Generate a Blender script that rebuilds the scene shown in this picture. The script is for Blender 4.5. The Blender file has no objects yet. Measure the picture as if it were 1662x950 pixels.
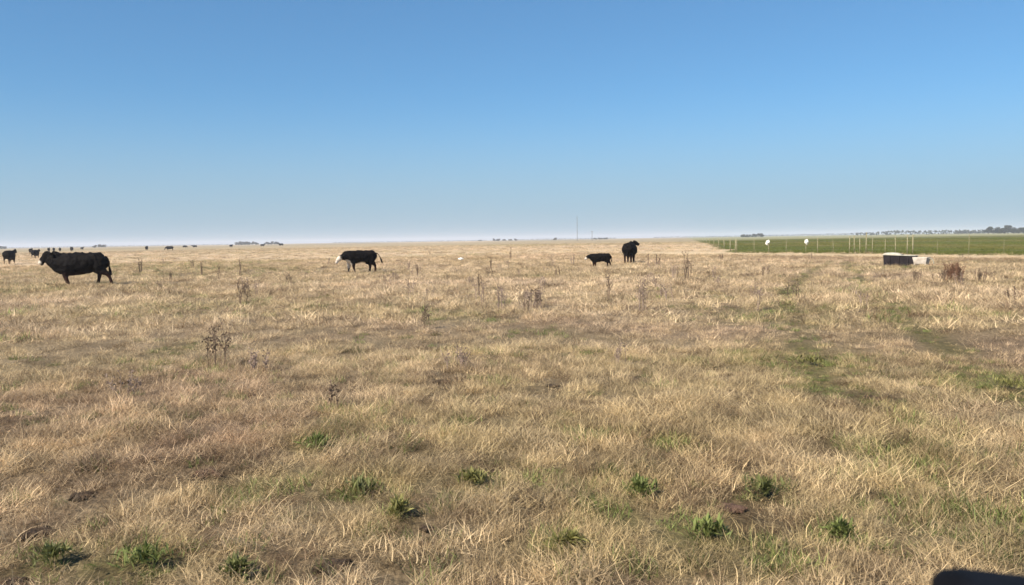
import bpy, bmesh, math, random
import numpy as np
from mathutils import Vector, Matrix, Euler

# ---------------------------------------------------------------- camera, sky, sun, exposure
S = bpy.context.scene
C = S.collection
R = math.radians
EYE = 1.5
F_PX, CX, CY = 1304.0, 831.0, 475.0
PITCH, ROLL = R(3.75), R(0.9)
cam_d = bpy.data.cameras.new('camera')
cam_d.sensor_width = 36.0
cam_d.lens = 36.0 * F_PX / 1662.0
cam_d.clip_start = 0.05
cam_d.clip_end = 20000
cam_d.dof.use_dof = True
cam_d.dof.focus_distance = 12.0
cam_d.dof.aperture_fstop = 7.0
cam = bpy.data.objects.new('camera', cam_d)
C.objects.link(cam)
CAM_ROT = Matrix.Rotation(R(90) - PITCH, 3, 'X') @ Matrix.Rotation(-ROLL, 3, 'Z')
cam.location = (0, 0, EYE)
cam.rotation_euler = CAM_ROT.to_euler()
S.camera = cam

SUN_EL = R(42)
SUN_AZ_VEC = Vector((-1.0, -0.95, 0)).normalized()      # where the sun stands, seen from above
to_sun = Vector((SUN_AZ_VEC.x * math.cos(SUN_EL), SUN_AZ_VEC.y * math.cos(SUN_EL), math.sin(SUN_EL)))
sun_d = bpy.data.lights.new('sun', 'SUN')
sun_d.energy = 5.0
sun_d.angle = R(0.5)
sun_d.color = (1.0, 0.88, 0.73)
sun = bpy.data.objects.new('sun', sun_d)
C.objects.link(sun)
sun.rotation_euler = to_sun.to_track_quat('Z', 'Y').to_euler()

W = bpy.data.worlds.new('World')
S.world = W
W.use_nodes = True
wn, wl = W.node_tree.nodes, W.node_tree.links
wn.clear()
sky = wn.new('ShaderNodeTexSky')
sky.sky_type = 'NISHITA'
sky.sun_disc = False
sky.sun_elevation = SUN_EL
sky.sun_rotation = math.atan2(SUN_AZ_VEC.x, SUN_AZ_VEC.y)
sky.altitude = 0
sky.air_density = 1.0
sky.dust_density = 0.0
sky.ozone_density = 10.0
# the clear winter sky of the photograph is flatter in contrast than the model's: one gamma and one tint over the whole sky
sc0 = wn.new('ShaderNodeVectorMath'); sc0.operation = 'SCALE'; sc0.inputs['Scale'].default_value = 0.1
hs = wn.new('ShaderNodeGamma'); hs.inputs['Gamma'].default_value = 0.74
tn = wn.new('ShaderNodeVectorMath'); tn.operation = 'MULTIPLY'; tn.inputs[1].default_value = (.819 * 6.67 * .79, .986 * 6.67 * .92, 1.098 * 6.67 * .91)
bgn = wn.new('ShaderNodeBackground')
bgn.inputs[1].default_value = 0.10
wo = wn.new('ShaderNodeOutputWorld')
wl.new(sky.outputs[0], sc0.inputs[0])
wl.new(sc0.outputs[0], hs.inputs['Color'])
wl.new(hs.outputs[0], tn.inputs[0])
# dull lavender haze low over the plain, all the way round
geo_w = wn.new('ShaderNodeTexCoord'); sep = wn.new('ShaderNodeSeparateXYZ'); wl.new(geo_w.outputs['Generated'], sep.inputs[0])
mrw = wn.new('ShaderNodeMapRange'); mrw.interpolation_type = 'SMOOTHERSTEP'
mrw.inputs['From Min'].default_value = -.02; mrw.inputs['From Max'].default_value = .20; mrw.inputs['To Min'].default_value = .85; mrw.inputs['To Max'].default_value = 0
wl.new(sep.outputs['Z'], mrw.inputs['Value'])
mxw = wn.new('ShaderNodeMix'); mxw.data_type = 'RGBA'
mxw.inputs[7].default_value = (2.2, 3.0, 3.75, 1)
wl.new(mrw.outputs[0], mxw.inputs['Factor']); wl.new(tn.outputs[0], mxw.inputs[6]); wl.new(mxw.outputs[2], bgn.inputs[0])
wl.new(bgn.outputs[0], wo.inputs[0])

S.view_settings.view_transform = 'Standard'
S.view_settings.look = 'None'
S.view_settings.gamma = 1
S.view_settings.exposure = 0.70
S.render.engine = 'CYCLES'
S.cycles.use_denoising = True
S.cycles.max_bounces = 6
S.cycles.diffuse_bounces = 3
S.cycles.volume_bounces = 1
S.cycles.transparent_max_bounces = 8

# ---------------------------------------------------------------- helpers
rnd = random.Random(7)
nrng = np.random.default_rng(11)

def ray(px, py):
    return CAM_ROT @ Vector(((px - CX) / F_PX, -(py - CY) / F_PX, -1.0))

def at(px, py, z=0.0):
    """the point of the level ground that the photograph shows at this pixel"""
    d = ray(px, py)
    t = (z - EYE) / d.z
    return Vector((d.x * t, d.y * t, z))

def at_dist(px, dist):
    """the ground point in that direction at that distance"""
    d = ray(px, 389.5 - (px - CX) * 0.0157)
    h = Vector((d.x, d.y)).normalized()
    return Vector((h.x * dist, h.y * dist, 0))

_lat = nrng.random((256, 256)).astype(np.float64)
def vnoise(x, y, s, seed=0):
    x = np.asarray(x, dtype=float) / s + seed * 37.17
    y = np.asarray(y, dtype=float) / s + seed * 91.73
    xi, yi = np.floor(x).astype(int), np.floor(y).astype(int)
    fx, fy = x - xi, y - yi
    fx, fy = fx * fx * (3 - 2 * fx), fy * fy * (3 - 2 * fy)
    g = lambda a, b: _lat[(a) % 256, (b) % 256]
    return (g(xi, yi) * (1 - fx) + g(xi + 1, yi) * fx) * (1 - fy) + (g(xi, yi + 1) * (1 - fx) + g(xi + 1, yi + 1) * fx) * fy

def fbm(x, y, s, seed=0, n=3):
    v, a, t = 0, 1.0, 0
    for k in range(n):
        v = v + a * vnoise(x, y, s / (2 ** k), seed + k)
        t += a
        a *= 0.55
    return v / t

def sstep(a, b, x):
    t = np.clip((np.asarray(x, dtype=float) - a) / (b - a), 0, 1)
    return t * t * (3 - 2 * t)

def height(x, y):
    x = np.asarray(x, dtype=float); y = np.asarray(y, dtype=float)
    d = np.hypot(x, y)
    h = 0.05 * (vnoise(x, y, 0.7, 3) - .5) * (1 - sstep(10, 22, d))
    h = h + 0.10 * (vnoise(x, y, 2.7, 5) - .5) * (1 - sstep(60, 130, d))
    h = h + 0.10 * (vnoise(x, y, 11, 8) - .5)
    return h * sstep(0.5, 3, d)

def hz(p):
    return float(height(p[0], p[1]))

def ground(px, py):
    p = at(px, py)
    p.z = hz(p)
    return p

def tag(o, label=None, cat=None, group=None, kind=None):
    if label: o['label'] = label
    if cat: o['category'] = cat
    if group: o['group'] = group
    if kind: o['kind'] = kind
    return o

def mesh_obj(name, bm, mats, parent=None, smooth=True):
    me = bpy.data.meshes.new(name)
    bm.to_mesh(me); bm.free()
    return me_obj(name, me, mats, parent, smooth)

def me_obj(name, me, mats, parent=None, smooth=True):
    for m in (mats if isinstance(mats, (list, tuple)) else [mats]):
        me.materials.append(m)
    if smooth:
        me.polygons.foreach_set('use_smooth', [True] * len(me.polygons))
    o = bpy.data.objects.new(name, me)
    C.objects.link(o)
    if parent: o.parent = parent
    return o

def empty(name, loc, rz=0.0, scale=1.0):
    o = bpy.data.objects.new(name, None)
    o.empty_display_size = 0.2
    C.objects.link(o)
    o.location = loc; o.rotation_euler = (0, 0, rz); o.scale = (scale,) * 3
    return o

def copy_tree(o, parent=None):
    c = o.copy()
    C.objects.link(c)
    c.parent = parent
    for ch in list(o.children):
        copy_tree(ch, c)
    return c

def tube(bm, pts, radii, seg=10, caps=True, mat=0, lateral=None):
    """closed tube along pts; radii are numbers or (sideways, upright) pairs"""
    pts = [Vector(p) for p in pts]
    rings = []
    n = len(pts)
    for i, p in enumerate(pts):
        d = (pts[min(i + 1, n - 1)] - pts[max(i - 1, 0)]).normalized()
        if lateral is not None: a = Vector(lateral)
        else: a = Vector((0, 0, 1)).cross(d) if abs(d.z) < .9 else Vector((0, 1, 0))
        a = (a - d * a.dot(d)).normalized()
        b = d.cross(a).normalized()
        r = radii[i] if isinstance(radii[i], (tuple, list)) else (radii[i], radii[i])
        rings.append([bm.verts.new(p + a * (math.cos(2 * math.pi * k / seg) * r[0]) + b * (math.sin(2 * math.pi * k / seg) * r[1])) for k in range(seg)])
    for i in range(n - 1):
        for k in range(seg):
            f = bm.faces.new((rings[i][k], rings[i][(k + 1) % seg], rings[i + 1][(k + 1) % seg], rings[i + 1][k]))
            f.material_index = mat
    if caps:
        bm.faces.new(rings[0][::-1]).material_index = mat
        bm.faces.new(rings[-1]).material_index = mat
    return rings

def box(bm, x0, x1, y0, y1, z0, z1, mat=0):
    v = [bm.verts.new(p) for p in ((x0, y0, z0), (x1, y0, z0), (x1, y1, z0), (x0, y1, z0), (x0, y0, z1), (x1, y0, z1), (x1, y1, z1), (x0, y1, z1))]
    fs = []
    for q in ((0, 3, 2, 1), (4, 5, 6, 7), (0, 1, 5, 4), (1, 2, 6, 5), (2, 3, 7, 6), (3, 0, 4, 7)):
        f = bm.faces.new([v[i] for i in q]); f.material_index = mat; fs.append(f)
    return v

def bevel_all(bm, w, seg=2):
    bmesh.ops.bevel(bm, geom=list(bm.edges), offset=w, segments=seg, affect='EDGES', profile=.6)

# ---------------------------------------------------------------- materials
def new_mat(name):
    m = bpy.data.materials.new(name)
    m.use_nodes = True
    n, l = m.node_tree.nodes, m.node_tree.links
    return m, n, l, n['Principled BSDF']

def noise_mat(name, c1, c2, scale=8, rough=.8, bump=.3, spec=.3, detail=6, metallic=0.0, bscale=None):
    m, n, l, b = new_mat(name)
    tc = n.new('ShaderNodeTexCoord')
    no = n.new('ShaderNodeTexNoise'); no.inputs['Scale'].default_value = scale; no.inputs['Detail'].default_value = detail
    l.new(tc.outputs['Object'], no.inputs['Vector'])
    cr = n.new('ShaderNodeValToRGB')
    cr.color_ramp.elements[0].position = .35; cr.color_ramp.elements[0].color = (*c1, 1)
    cr.color_ramp.elements[1].position = .65; cr.color_ramp.elements[1].color = (*c2, 1)
    l.new(no.outputs['Fac'], cr.inputs[0]); l.new(cr.outputs[0], b.inputs['Base Color'])
    b.inputs['Roughness'].default_value = rough
    b.inputs['Specular IOR Level'].default_value = spec
    b.inputs['Metallic'].default_value = metallic
    if bump:
        n2 = n.new('ShaderNodeTexNoise'); n2.inputs['Scale'].default_value = bscale or scale * 3; n2.inputs['Detail'].default_value = 4
        l.new(tc.outputs['Object'], n2.inputs['Vector'])
        bp = n.new('ShaderNodeBump'); bp.inputs['Strength'].default_value = bump; bp.inputs['Distance'].default_value = .02
        l.new(n2.outputs['Fac'], bp.inputs['Height']); l.new(bp.outputs[0], b.inputs['Normal'])
    return m

def leaf_mat(name, c, attr=None, instancer=True, trans=.3, rough=.6, var=.5):
    """thin leaf or straw: the colour comes from the plant's own tint, with light passing through"""
    m, n, l, b = new_mat(name)
    out = n['Material Output']
    bl = n.new('ShaderNodeAttribute'); bl.attribute_name = 'blade'
    mr = n.new('ShaderNodeMapRange'); mr.inputs['To Min'].default_value = 1 - var; mr.inputs['To Max'].default_value = 1 + var
    l.new(bl.outputs['Fac'], mr.inputs['Value'])
    mx = n.new('ShaderNodeMix'); mx.data_type = 'RGBA'; mx.blend_type = 'MULTIPLY'; mx.inputs['Factor'].default_value = 1
    if attr:
        at_ = n.new('ShaderNodeAttribute'); at_.attribute_name = attr
        at_.attribute_type = 'INSTANCER' if instancer else 'GEOMETRY'
        l.new(at_.outputs['Color'], mx.inputs[6])
    else:
        mx.inputs[6].default_value = (*c, 1)
    l.new(mr.outputs[0], mx.inputs[7])
    l.new(mx.outputs[2], b.inputs['Base Color'])
    b.inputs['Roughness'].default_value = rough
    b.inputs['Specular IOR Level'].default_value = .25
    tr = n.new('ShaderNodeBsdfTranslucent'); l.new(mx.outputs[2], tr.inputs['Color'])
    ms = n.new('ShaderNodeMixShader'); ms.inputs[0].default_value = trans
    l.new(b.outputs[0], ms.inputs[1]); l.new(tr.outputs[0], ms.inputs[2]); l.new(ms.outputs[0], out.inputs['Surface'])
    return m

M = {}
M['grass'] = leaf_mat('straw_blades', None, 'tint', True, .25, .55, .55)
M['leaf'] = leaf_mat('green_leaf', (.155, .165, .058), trans=.35, rough=.5, var=.5)
M['leaf_bright'] = leaf_mat('bright_green_leaf', (.165, .195, .060), trans=.35, rough=.5, var=.5)
M['leaf_olive'] = leaf_mat('olive_green_leaf', (.23, .22, .075), trans=.35, rough=.5, var=.5)
M['weed'] = leaf_mat('dry_weed_stalk', (.165, .120, .085), trans=.1, rough=.8, var=.4)
M['weed_red'] = leaf_mat('rusty_weed_twigs', (.19, .105, .065), trans=.1, rough=.8, var=.4)
M['weed_grey'] = leaf_mat('greyish_weed_twigs', (.34, .26, .21), trans=.15, rough=.8, var=.4)
M['crown'] = leaf_mat('tree_crown_leaves', (.035, .045, .025), trans=.2, rough=.7, var=.6)
M['bark'] = noise_mat('bark', (.06, .045, .03), (.12, .09, .07), 6)
M['soil'] = noise_mat('dark_soil_shade', (.022, .014, .008), (.085, .056, .032), 30, .95, .8)  # dark earth that also stands for shade in the grass gaps
M['soil_red'] = noise_mat('reddish_soil', (.05, .028, .018), (.15, .09, .062), 30, .95, .8)
M['post'] = noise_mat('weathered_post', (.20, .18, .10), (.34, .31, .20), 5, .85, .3)
M['wire'] = noise_mat('galvanised_wire', (.25, .25, .25), (.4, .4, .4), 5, .5, 0, .5, metallic=.7)
M['mast'] = noise_mat('painted_mast_steel', (.10, .10, .11), (.16, .16, .17), 2, .5, 0)
M['white'] = noise_mat('white_plastic_sack', (.72, .72, .66), (.85, .85, .8), 9, .6, .4)
M['tank_dark'] = noise_mat('dark_trough_wall', (.010, .008, .010), (.022, .017, .020), 3, .85, .3)
M['concrete'] = noise_mat('pale_concrete', (.40, .35, .29), (.62, .57, .50), 4, .9, .4)
M['rust'] = noise_mat('rusty_steel', (.10, .045, .025), (.20, .10, .06), 9, .9, .4)
M['rim_pale'] = noise_mat('pale_worn_lid', (.42, .39, .32), (.58, .55, .46), 6, .8, .3)
M['rim'] = noise_mat('worn_grey_rim', (.28, .27, .22), (.42, .41, .34), 6, .8, .3)
M['black_plastic'] = noise_mat('black_car_plastic', (.003, .003, .004), (.006, .006, .008), 40, .7, .05, .12)
M['car_paint'] = noise_mat('dark_car_paint', (.006, .007, .010), (.008, .010, .013), 3, .25, 0, .5)
M['tyre'] = noise_mat('tyre_rubber', (.012, .012, .012), (.025, .024, .022), 12, .9, .3)
M['alloy'] = noise_mat('wheel_alloy', (.35, .35, .36), (.42, .42, .43), 5, .35, 0, .5, metallic=.8)
mm, n_, l_, b_ = new_mat('mirror_glass'); b_.inputs['Metallic'].default_value = 1; b_.inputs['Roughness'].default_value = .03; b_.inputs['Base Color'].default_value = (.7, .72, .74, 1); M['mirror'] = mm
mm, n_, l_, b_ = new_mat('trough_water'); b_.inputs['Base Color'].default_value = (.03, .035, .03, 1); b_.inputs['Roughness'].default_value = .06; M['water'] = mm
mm, n_, l_, b_ = new_mat('window_glass'); b_.inputs['Base Color'].default_value = (.8, .85, .85, 1); b_.inputs['Roughness'].default_value = .02; b_.inputs['Transmission Weight'].default_value = 1; M['glass'] = mm

def coat_mat():
    m, n, l, b = new_mat('cattle_coat')
    at_ = n.new('ShaderNodeAttribute'); at_.attribute_name = 'coat'
    tc = n.new('ShaderNodeTexCoord')
    no = n.new('ShaderNodeTexNoise'); no.inputs['Scale'].default_value = 22; no.inputs['Detail'].default_value = 5
    l.new(tc.outputs['Object'], no.inputs['Vector'])
    mr = n.new('ShaderNodeMapRange'); mr.inputs['To Min'].default_value = .55; mr.inputs['To Max'].default_value = 1.4
    l.new(no.outputs['Fac'], mr.inputs['Value'])
    mx = n.new('ShaderNodeMix'); mx.data_type = 'RGBA'; mx.blend_type = 'MULTIPLY'; mx.inputs['Factor'].default_value = 1
    l.new(at_.outputs['Color'], mx.inputs[6]); l.new(mr.outputs[0], mx.inputs[7]); l.new(mx.outputs[2], b.inputs['Base Color'])
    b.inputs['Roughness'].default_value = .8
    b.inputs['Specular IOR Level'].default_value = .12
    bp = n.new('ShaderNodeBump'); bp.inputs['Strength'].default_value = .35; bp.inputs['Distance'].default_value = .02
    l.new(no.outputs['Fac'], bp.inputs['Height']); l.new(bp.outputs[0], b.inputs['Normal'])
    return m
M['coat'] = coat_mat()
M['hoof'] = noise_mat('hoof_horn', (.02, .015, .01), (.05, .035, .025), 20, .5, .1)
M['eye'] = noise_mat('dark_eye', (.005, .003, .002), (.01, .006, .004), 3, .1, 0, .6)

# ---------------------------------------------------------------- the lie of the land: fields of colour
# corner of the green field and its two edges (front edge runs to the right, side edge runs away)
COR = at(1196, 411); EDGE_R = at(1662, 413); EDGE_F = at_dist(1126, 420)
def side(x, y, a, b):
    return (b.x - a.x) * (y - a.y) - (b.y - a.y) * (x - a.x)
def line_dist(x, y, a, b):
    L = math.hypot(b.x - a.x, b.y - a.y)
    return side(x, y, a, b) / L
def green_field(x, y):
    """signed distance inside the green field (metres, positive inside)"""
    d1 = line_dist(x, y, COR, EDGE_R)
    d2 = -line_dist(x, y, COR, EDGE_F)
    return np.minimum(d1 + (fbm(x, y, 3.0, 201) - .5) * 1.6, d2 + (fbm(x, y, 6.0, 203) - .5) * 3)

def poly_dist(x, y, pts):
    best = np.full(np.shape(x), 1e9)
    for a, b in zip(pts[:-1], pts[1:]):
        vx, vy = b[0] - a[0], b[1] - a[1]
        t = np.clip(((x - a[0]) * vx + (y - a[1]) * vy) / (vx * vx + vy * vy), 0, 1)
        best = np.minimum(best, np.hypot(x - a[0] - t * vx, y - a[1] - t * vy))
    return best
RUT_A = [tuple(at(*p))[:2] for p in ((1340, 428), (1300, 455), (1275, 490), (1290, 540), (1325, 600), (1340, 650))]
RUT_B = [tuple(at(*p))[:2] for p in ((1375, 428), (1395, 455), (1430, 500), (1500, 545), (1590, 600), (1680, 655), (1800, 740))]
RUT_C = [tuple(at(*p))[:2] for p in ((1540, 800), (1450, 815), (1560, 850), (1700, 870))]

# patches seen in the photograph: (px, py, radius m across, radius m deep, strength)
GREEN_SPOTS = [(g[0], g[1], g[2], g[3], g[4]) for g in (
    (1040, 812, .16, .2, .9), (1150, 885, .28, .3, .9), (1245, 815, .2, .2, .7), (1360, 882, .2, .15, .7), (515, 738, .22, .3, .8), (230, 915, .35, .25, 1),
    (80, 905, .25, .25, .7), (590, 808, .4, .35, .6), (650, 850, .15, .3, .5), (770, 800, .2, .25, .6), (920, 905, .3, .2, .6), (1635, 630, .7, 1.2, .9),
    (1320, 585, .8, 1.2, .7), (1500, 820, .5, .6, .45), (1600, 850, .6, .5, .45), (760, 520, 1.0, 1.4, .5), (290, 575, .4, .8, .5), (440, 790, .5, .4, .45),
    (1240, 518, 1.0, 1.4, .5), (380, 940, .2, .2, .5), (700, 740, .4, .4, .25), (1130, 860, .3, .3, .4), (1660, 905, .5, .3, .4), (870, 545, .8, .9, .3),
    (60, 470, 3, 2, .25), (330, 500, 3, 2, .25), (1440, 438, 1.5, 1.5, .5), (1640, 425, 6, 2.2, .45), (610, 700, .5, .7, .3), (1460, 760, .5, .5, .35))]
DARK_SPOTS = [(715, 628, .22, .5, .9), (895, 640, .18, .4, .8), (1185, 832, .2, .2, .8), (540, 925, .3, .2, 1), (390, 935, .12, .15, 1), (55, 855, .3, .3, .9),
    (690, 870, .18, .2, .9), (1412, 660, .35, .4, .9), (340, 770, .3, .25, .9), (130, 805, .3, .3, .6), (15, 935, .25, .2, .9), (795, 772, .15, .15, .8), (205, 632, .35, .6, .6), (770, 600, .2, .5, .5),
    (545, 650, .2, .6, .6), (485, 558, .3, .5, .5), (625, 540, .25, .5, .5), (860, 545, .4, .5, .5), (1205, 430, 1.5, 1, .3), (960, 690, .2, .2, .4), (1140, 500, .8, .8, .4),
    (1230, 805, .2, .15, .5), (1300, 395, 2, 2, 0), (400, 470, .5, .5, .6), (1480, 450, 1.5, 1.0, .4), (1590, 448, .8, .8, .6), (1425, 431, .7, .5, .9), (1520, 434, 1.6, .6, .7), (1600, 560, .8, 1.0, .3)]  # dark patches: soil plus shade between tufts, put into the tint
def spots(x, y, lst):
    v = np.zeros(np.shape(x))
    for px, py, rx, ry, s in lst:
        p = at(px, py)
        wob = 0.75 + .5 * vnoise(x, y, .25, 17)
        q = ((x - p.x) / rx) ** 2 + ((y - p.y) / ry) ** 2
        v = np.maximum(v, s * np.exp(-q * wob))
    return v

def fields(x, y):
    d = np.hypot(x, y)
    n1 = fbm(x, y, 5.0, 21); n2 = fbm(x, y, .65, 31); n3 = fbm(x, y, 26, 41); n4 = fbm(x, y * .5, .45, 51)
    green = spots(x, y, GREEN_SPOTS)
    green = np.maximum(green, .6 * sstep(.60, .76, n2) * sstep(.45, .62, n1) * (1 - sstep(20, 50, d)))
    green = np.maximum(green, .22 * sstep(.55, .75, n3))
    rut = np.minimum(poly_dist(x, y, RUT_A), poly_dist(x, y, RUT_B))
    ruts = np.exp(-(rut / .26) ** 2) * (.35 + .7 * sstep(.3, .7, vnoise(x, y, 1.4, 61)))
    green = np.maximum(green, .72 * np.minimum(ruts, 1))
    dark = np.maximum(spots(x, y, DARK_SPOTS), .8 * sstep(.54, .72, fbm(x, y, .26, 71) * (1 - sstep(6, 12, d)) + fbm(x, y, .5, 73) * sstep(6, 12, d)) * (1 - .65 * sstep(7, 13, d)))
    pink = sstep(.42, .68, fbm(x, y, 7.0, 81)) * .75 + .35 * sstep(.5, .7, fbm(x, y, 1.6, 85))
    return dict(n1=n1, n2=n2, n3=n3, n4=n4, green=green, ruts=ruts, dark=dark, pink=np.clip(pink, 0, 1), gf=green_field(x, y), d=d, yy=np.asarray(y, dtype=float) + (n1 - .5) * 8)

STRAW = np.array((.60, .46, .285)); PALE = np.array((.68, .53, .35)); PINK = np.array((.55, .38, .255)); OLIVE = np.array((.37, .30, .105)); GREEN = np.array((.18, .215, .065)); BROWN = np.array((.14, .085, .05))
CROP = np.array((.098, .110, .022)); CROP2 = np.array((.150, .130, .034))
def mixc(a, b, t):
    return a * (1 - t[..., None]) + b * t[..., None]
def tint(f, j=None, jit=0.0):
    z = np.zeros(f['d'].shape)
    c = mixc(np.broadcast_to(STRAW, z.shape + (3,)), PALE, sstep(.45, .7, f['n4']) * .6)
    c = mixc(c, PINK, f['pink'] * .75)
    c = mixc(c, np.array((.73, .565, .39)), sstep(7, 20, f['yy']) * .68)      # paler straw tint farther up the field
    c = mixc(c, OLIVE, np.clip(sstep(.3, .9, f['n2'] * .5 + f['n1'] * .6 + (j if j is not None else 0) * .25) * .38, 0, 1))
    c = mixc(c, GREEN if False else OLIVE, np.clip(f['green'] * .6, 0, 1))
    if j is not None:
        c = mixc(c, GREEN, (j < f['green'] * .55).astype(float))
        c = mixc(c, BROWN, ((1 - j) < f['dark'] * .6 + .07).astype(float) * .85)
    else:
        c = mixc(c, GREEN, np.clip(f['green'] * .5, 0, 1)); c = mixc(c, BROWN, f['dark'] * .6)
    return c

# ---------------------------------------------------------------- ground sheet
def build_ground():
    ang = list(np.arange(-46, 46.01, .32)) + list(np.arange(49, 312, 3.0))
    ang = np.radians(np.array(ang))
    rad = [0.4]
    while rad[-1] < 6000: rad.append(rad[-1] * 1.034)
    rad = np.array(rad)
    A, Q = np.meshgrid(ang, rad)
    X, Y = np.sin(A) * Q, np.cos(A) * Q
    Z = height(X, Y)
    na, nr = len(ang), len(rad)
    co = np.stack([X, Y, Z], -1).reshape(-1, 3)
    co = np.vstack([co, [[0, 0, float(height(0, 0))]]])
    i = np.arange(nr - 1)[:, None] * na; k = np.arange(na)[None, :]; k2 = (k + 1) % na
    quads = np.stack([i + k, i + na + k, i + na + k2, i + k2], -1).reshape(-1, 4)
    faces = [tuple(q) for q in quads.tolist()] + [(nr * na, a, (a + 1) % na) for a in range(na)]
    me = bpy.data.meshes.new('ground')
    me.from_pydata(co.tolist(), [], faces)
    f = fields(co[:, 0], co[:, 1])
    c = tint(f)
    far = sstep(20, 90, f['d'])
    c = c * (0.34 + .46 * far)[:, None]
    # bare pale strip before the green field, and the crop itself
    gf = f['gf']
    strip = sstep(-9, -6, gf) * (1 - sstep(-1.2, 0, gf))
    strip = strip * (.6 + .4 * fbm(co[:, 0], co[:, 1], 4, 93))
    c = mixc(c, np.array((.50, .40, .25)), strip * .8 * (line_dist(co[:, 0], co[:, 1], COR, EDGE_R) < 3))
    crop = np.broadcast_to(CROP, c.shape)
    crop = mixc(crop, CROP2, sstep(.4, .65, fbm(co[:, 0], co[:, 1] * .4, 18, 95)))
    inside = sstep(-.3, .3, gf)
    yy = co[:, 1]
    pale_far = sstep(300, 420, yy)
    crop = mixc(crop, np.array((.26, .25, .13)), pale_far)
    c = mixc(c, crop, inside)
    dk = np.exp(-((gf - .4) / .7) ** 2) * (line_dist(co[:, 0], co[:, 1], COR, EDGE_R) < 2)
    c = mixc(c, np.array((.11, .085, .035)), dk * .7)
    # greyish-green stubble of the neighbouring land far away on the left
    lf = sstep(150, 260, f['d']) * (1 - inside) * fbm(co[:, 0], co[:, 1] * .3, 140, 97)
    c = mixc(c, np.array((.22, .19, .11)), np.clip(lf * 1.2, 0, 1))
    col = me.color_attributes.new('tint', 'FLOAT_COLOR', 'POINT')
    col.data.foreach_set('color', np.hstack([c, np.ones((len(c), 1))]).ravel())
    m, n, l, b = new_mat('grassy_ground')
    at_ = n.new('ShaderNodeAttribute'); at_.attribute_name = 'tint'
    geo = n.new('ShaderNodeNewGeometry')
    mp = n.new('ShaderNodeMapping'); mp.inputs['Scale'].default_value = (1, .45, 1)
    l.new(geo.outputs['Position'], mp.inputs[0])
    prev = at_.outputs['Color']
    for sc, lo, hi in ((34, .55, 1.45), (3.2, .75, 1.25), (.22, .86, 1.14), (.03, .88, 1.12)):
        no = n.new('ShaderNodeTexNoise'); no.inputs['Scale'].default_value = sc; no.inputs['Detail'].default_value = 6; no.inputs['Roughness'].default_value = .65
        l.new(mp.outputs[0], no.inputs['Vector'])
        mr = n.new('ShaderNodeMapRange'); mr.inputs['From Min'].default_value = .3; mr.inputs['From Max'].default_value = .7
        mr.inputs['To Min'].default_value = lo; mr.inputs['To Max'].default_value = hi
        l.new(no.outputs['Fac'], mr.inputs['Value'])
        mx = n.new('ShaderNodeMix'); mx.data_type = 'RGBA'; mx.blend_type = 'MULTIPLY'; mx.inputs['Factor'].default_value = 1
        l.new(prev, mx.inputs[6]); l.new(mr.outputs[0], mx.inputs[7]); prev = mx.outputs[2]
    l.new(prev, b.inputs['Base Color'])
    b.inputs['Roughness'].default_value = .95; b.inputs['Specular IOR Level'].default_value = .1
    no = n.new('ShaderNodeTexNoise'); no.inputs['Scale'].default_value = 18; no.inputs['Detail'].default_value = 8
    l.new(geo.outputs['Position'], no.inputs['Vector'])
    bp = n.new('ShaderNodeBump'); bp.inputs['Strength'].default_value = .8; bp.inputs['Distance'].default_value = .05
    l.new(no.outputs['Fac'], bp.inputs['Height']); l.new(bp.outputs[0], b.inputs['Normal'])
    o = me_obj('ground', me, m)
    tag(o, kind='structure')
    o['label'] = 'flat dry pasture with a green crop field at the right'
    return o
build_ground()

# ---------------------------------------------------------------- grass: tufts of real blades set on points
tuft_col = bpy.data.collections.new('grass_tufts')       # a library of tufts that only the grass uses
def make_tuft(name, n, radius, length, lean, width, lean_dir=None, spread=math.pi, curl=.5, segs=3, droop=0.0, seed=0):
    r = random.Random(seed)
    vs, fs, bl = [], [], []
    for _ in range(n):
        a = r.uniform(0, 2 * math.pi); q = radius * math.sqrt(r.random())
        bx, by = q * math.cos(a), q * math.sin(a)
        az = (lean_dir + r.gauss(0, spread)) if lean_dir is not None else r.uniform(0, 2 * math.pi)
        th = R(r.uniform(*lean)); L = r.uniform(*length); w = width * r.uniform(.6, 1.3)
        tone = r.random()
        cv = r.uniform(-.1, 1) * curl / segs; tw = r.gauss(0, .25)
        p = Vector((bx, by, -.01 + r.uniform(0, droop)))
        base = len(vs)
        side_az = az + math.pi / 2 + r.gauss(0, .6)
        sx, sy = math.cos(side_az), math.sin(side_az)
        for s in range(segs + 1):
            k = 1 - (s / segs) ** 1.6 * .9
            ww = w * .5 * k
            vs.append((p.x - sx * ww, p.y - sy * ww, p.z)); vs.append((p.x + sx * ww, p.y + sy * ww, p.z))
            bl += [tone, tone]
            t2 = th + cv * s * 1.6
            p = p + Vector((math.sin(t2) * math.cos(az + tw * s), math.sin(t2) * math.sin(az + tw * s), math.cos(t2))) * (L / segs)
            if p.z < .004: p.z = .004 + r.random() * .01
        for s in range(segs):
            i = base + 2 * s
            fs.append((i, i + 1, i + 3, i + 2))
    me = bpy.data.meshes.new(name)
    me.from_pydata(vs, [], fs)
    a_ = me.attributes.new('blade', 'FLOAT', 'POINT'); a_.data.foreach_set('value', bl)
    me.materials.append(M['grass'])
    me.polygons.foreach_set('use_smooth', [True] * len(me.polygons))
    o = bpy.data.objects.new(name, me)
    tuft_col.objects.link(o)
    return o
T = {}
def reg(key, **kw):
    T.setdefault(key, []).append(sum(len(v) for v in T.values()))
    make_tuft('tuft_%03d' % (sum(len(v) for v in T.values()) - 1), seed=len(T[key]) * 17 + len(key), **kw)
for k in range(4): reg('upright', n=52, radius=.07, length=(.04, .125), lean=(4, 66), width=.0024, curl=1.0)
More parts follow.
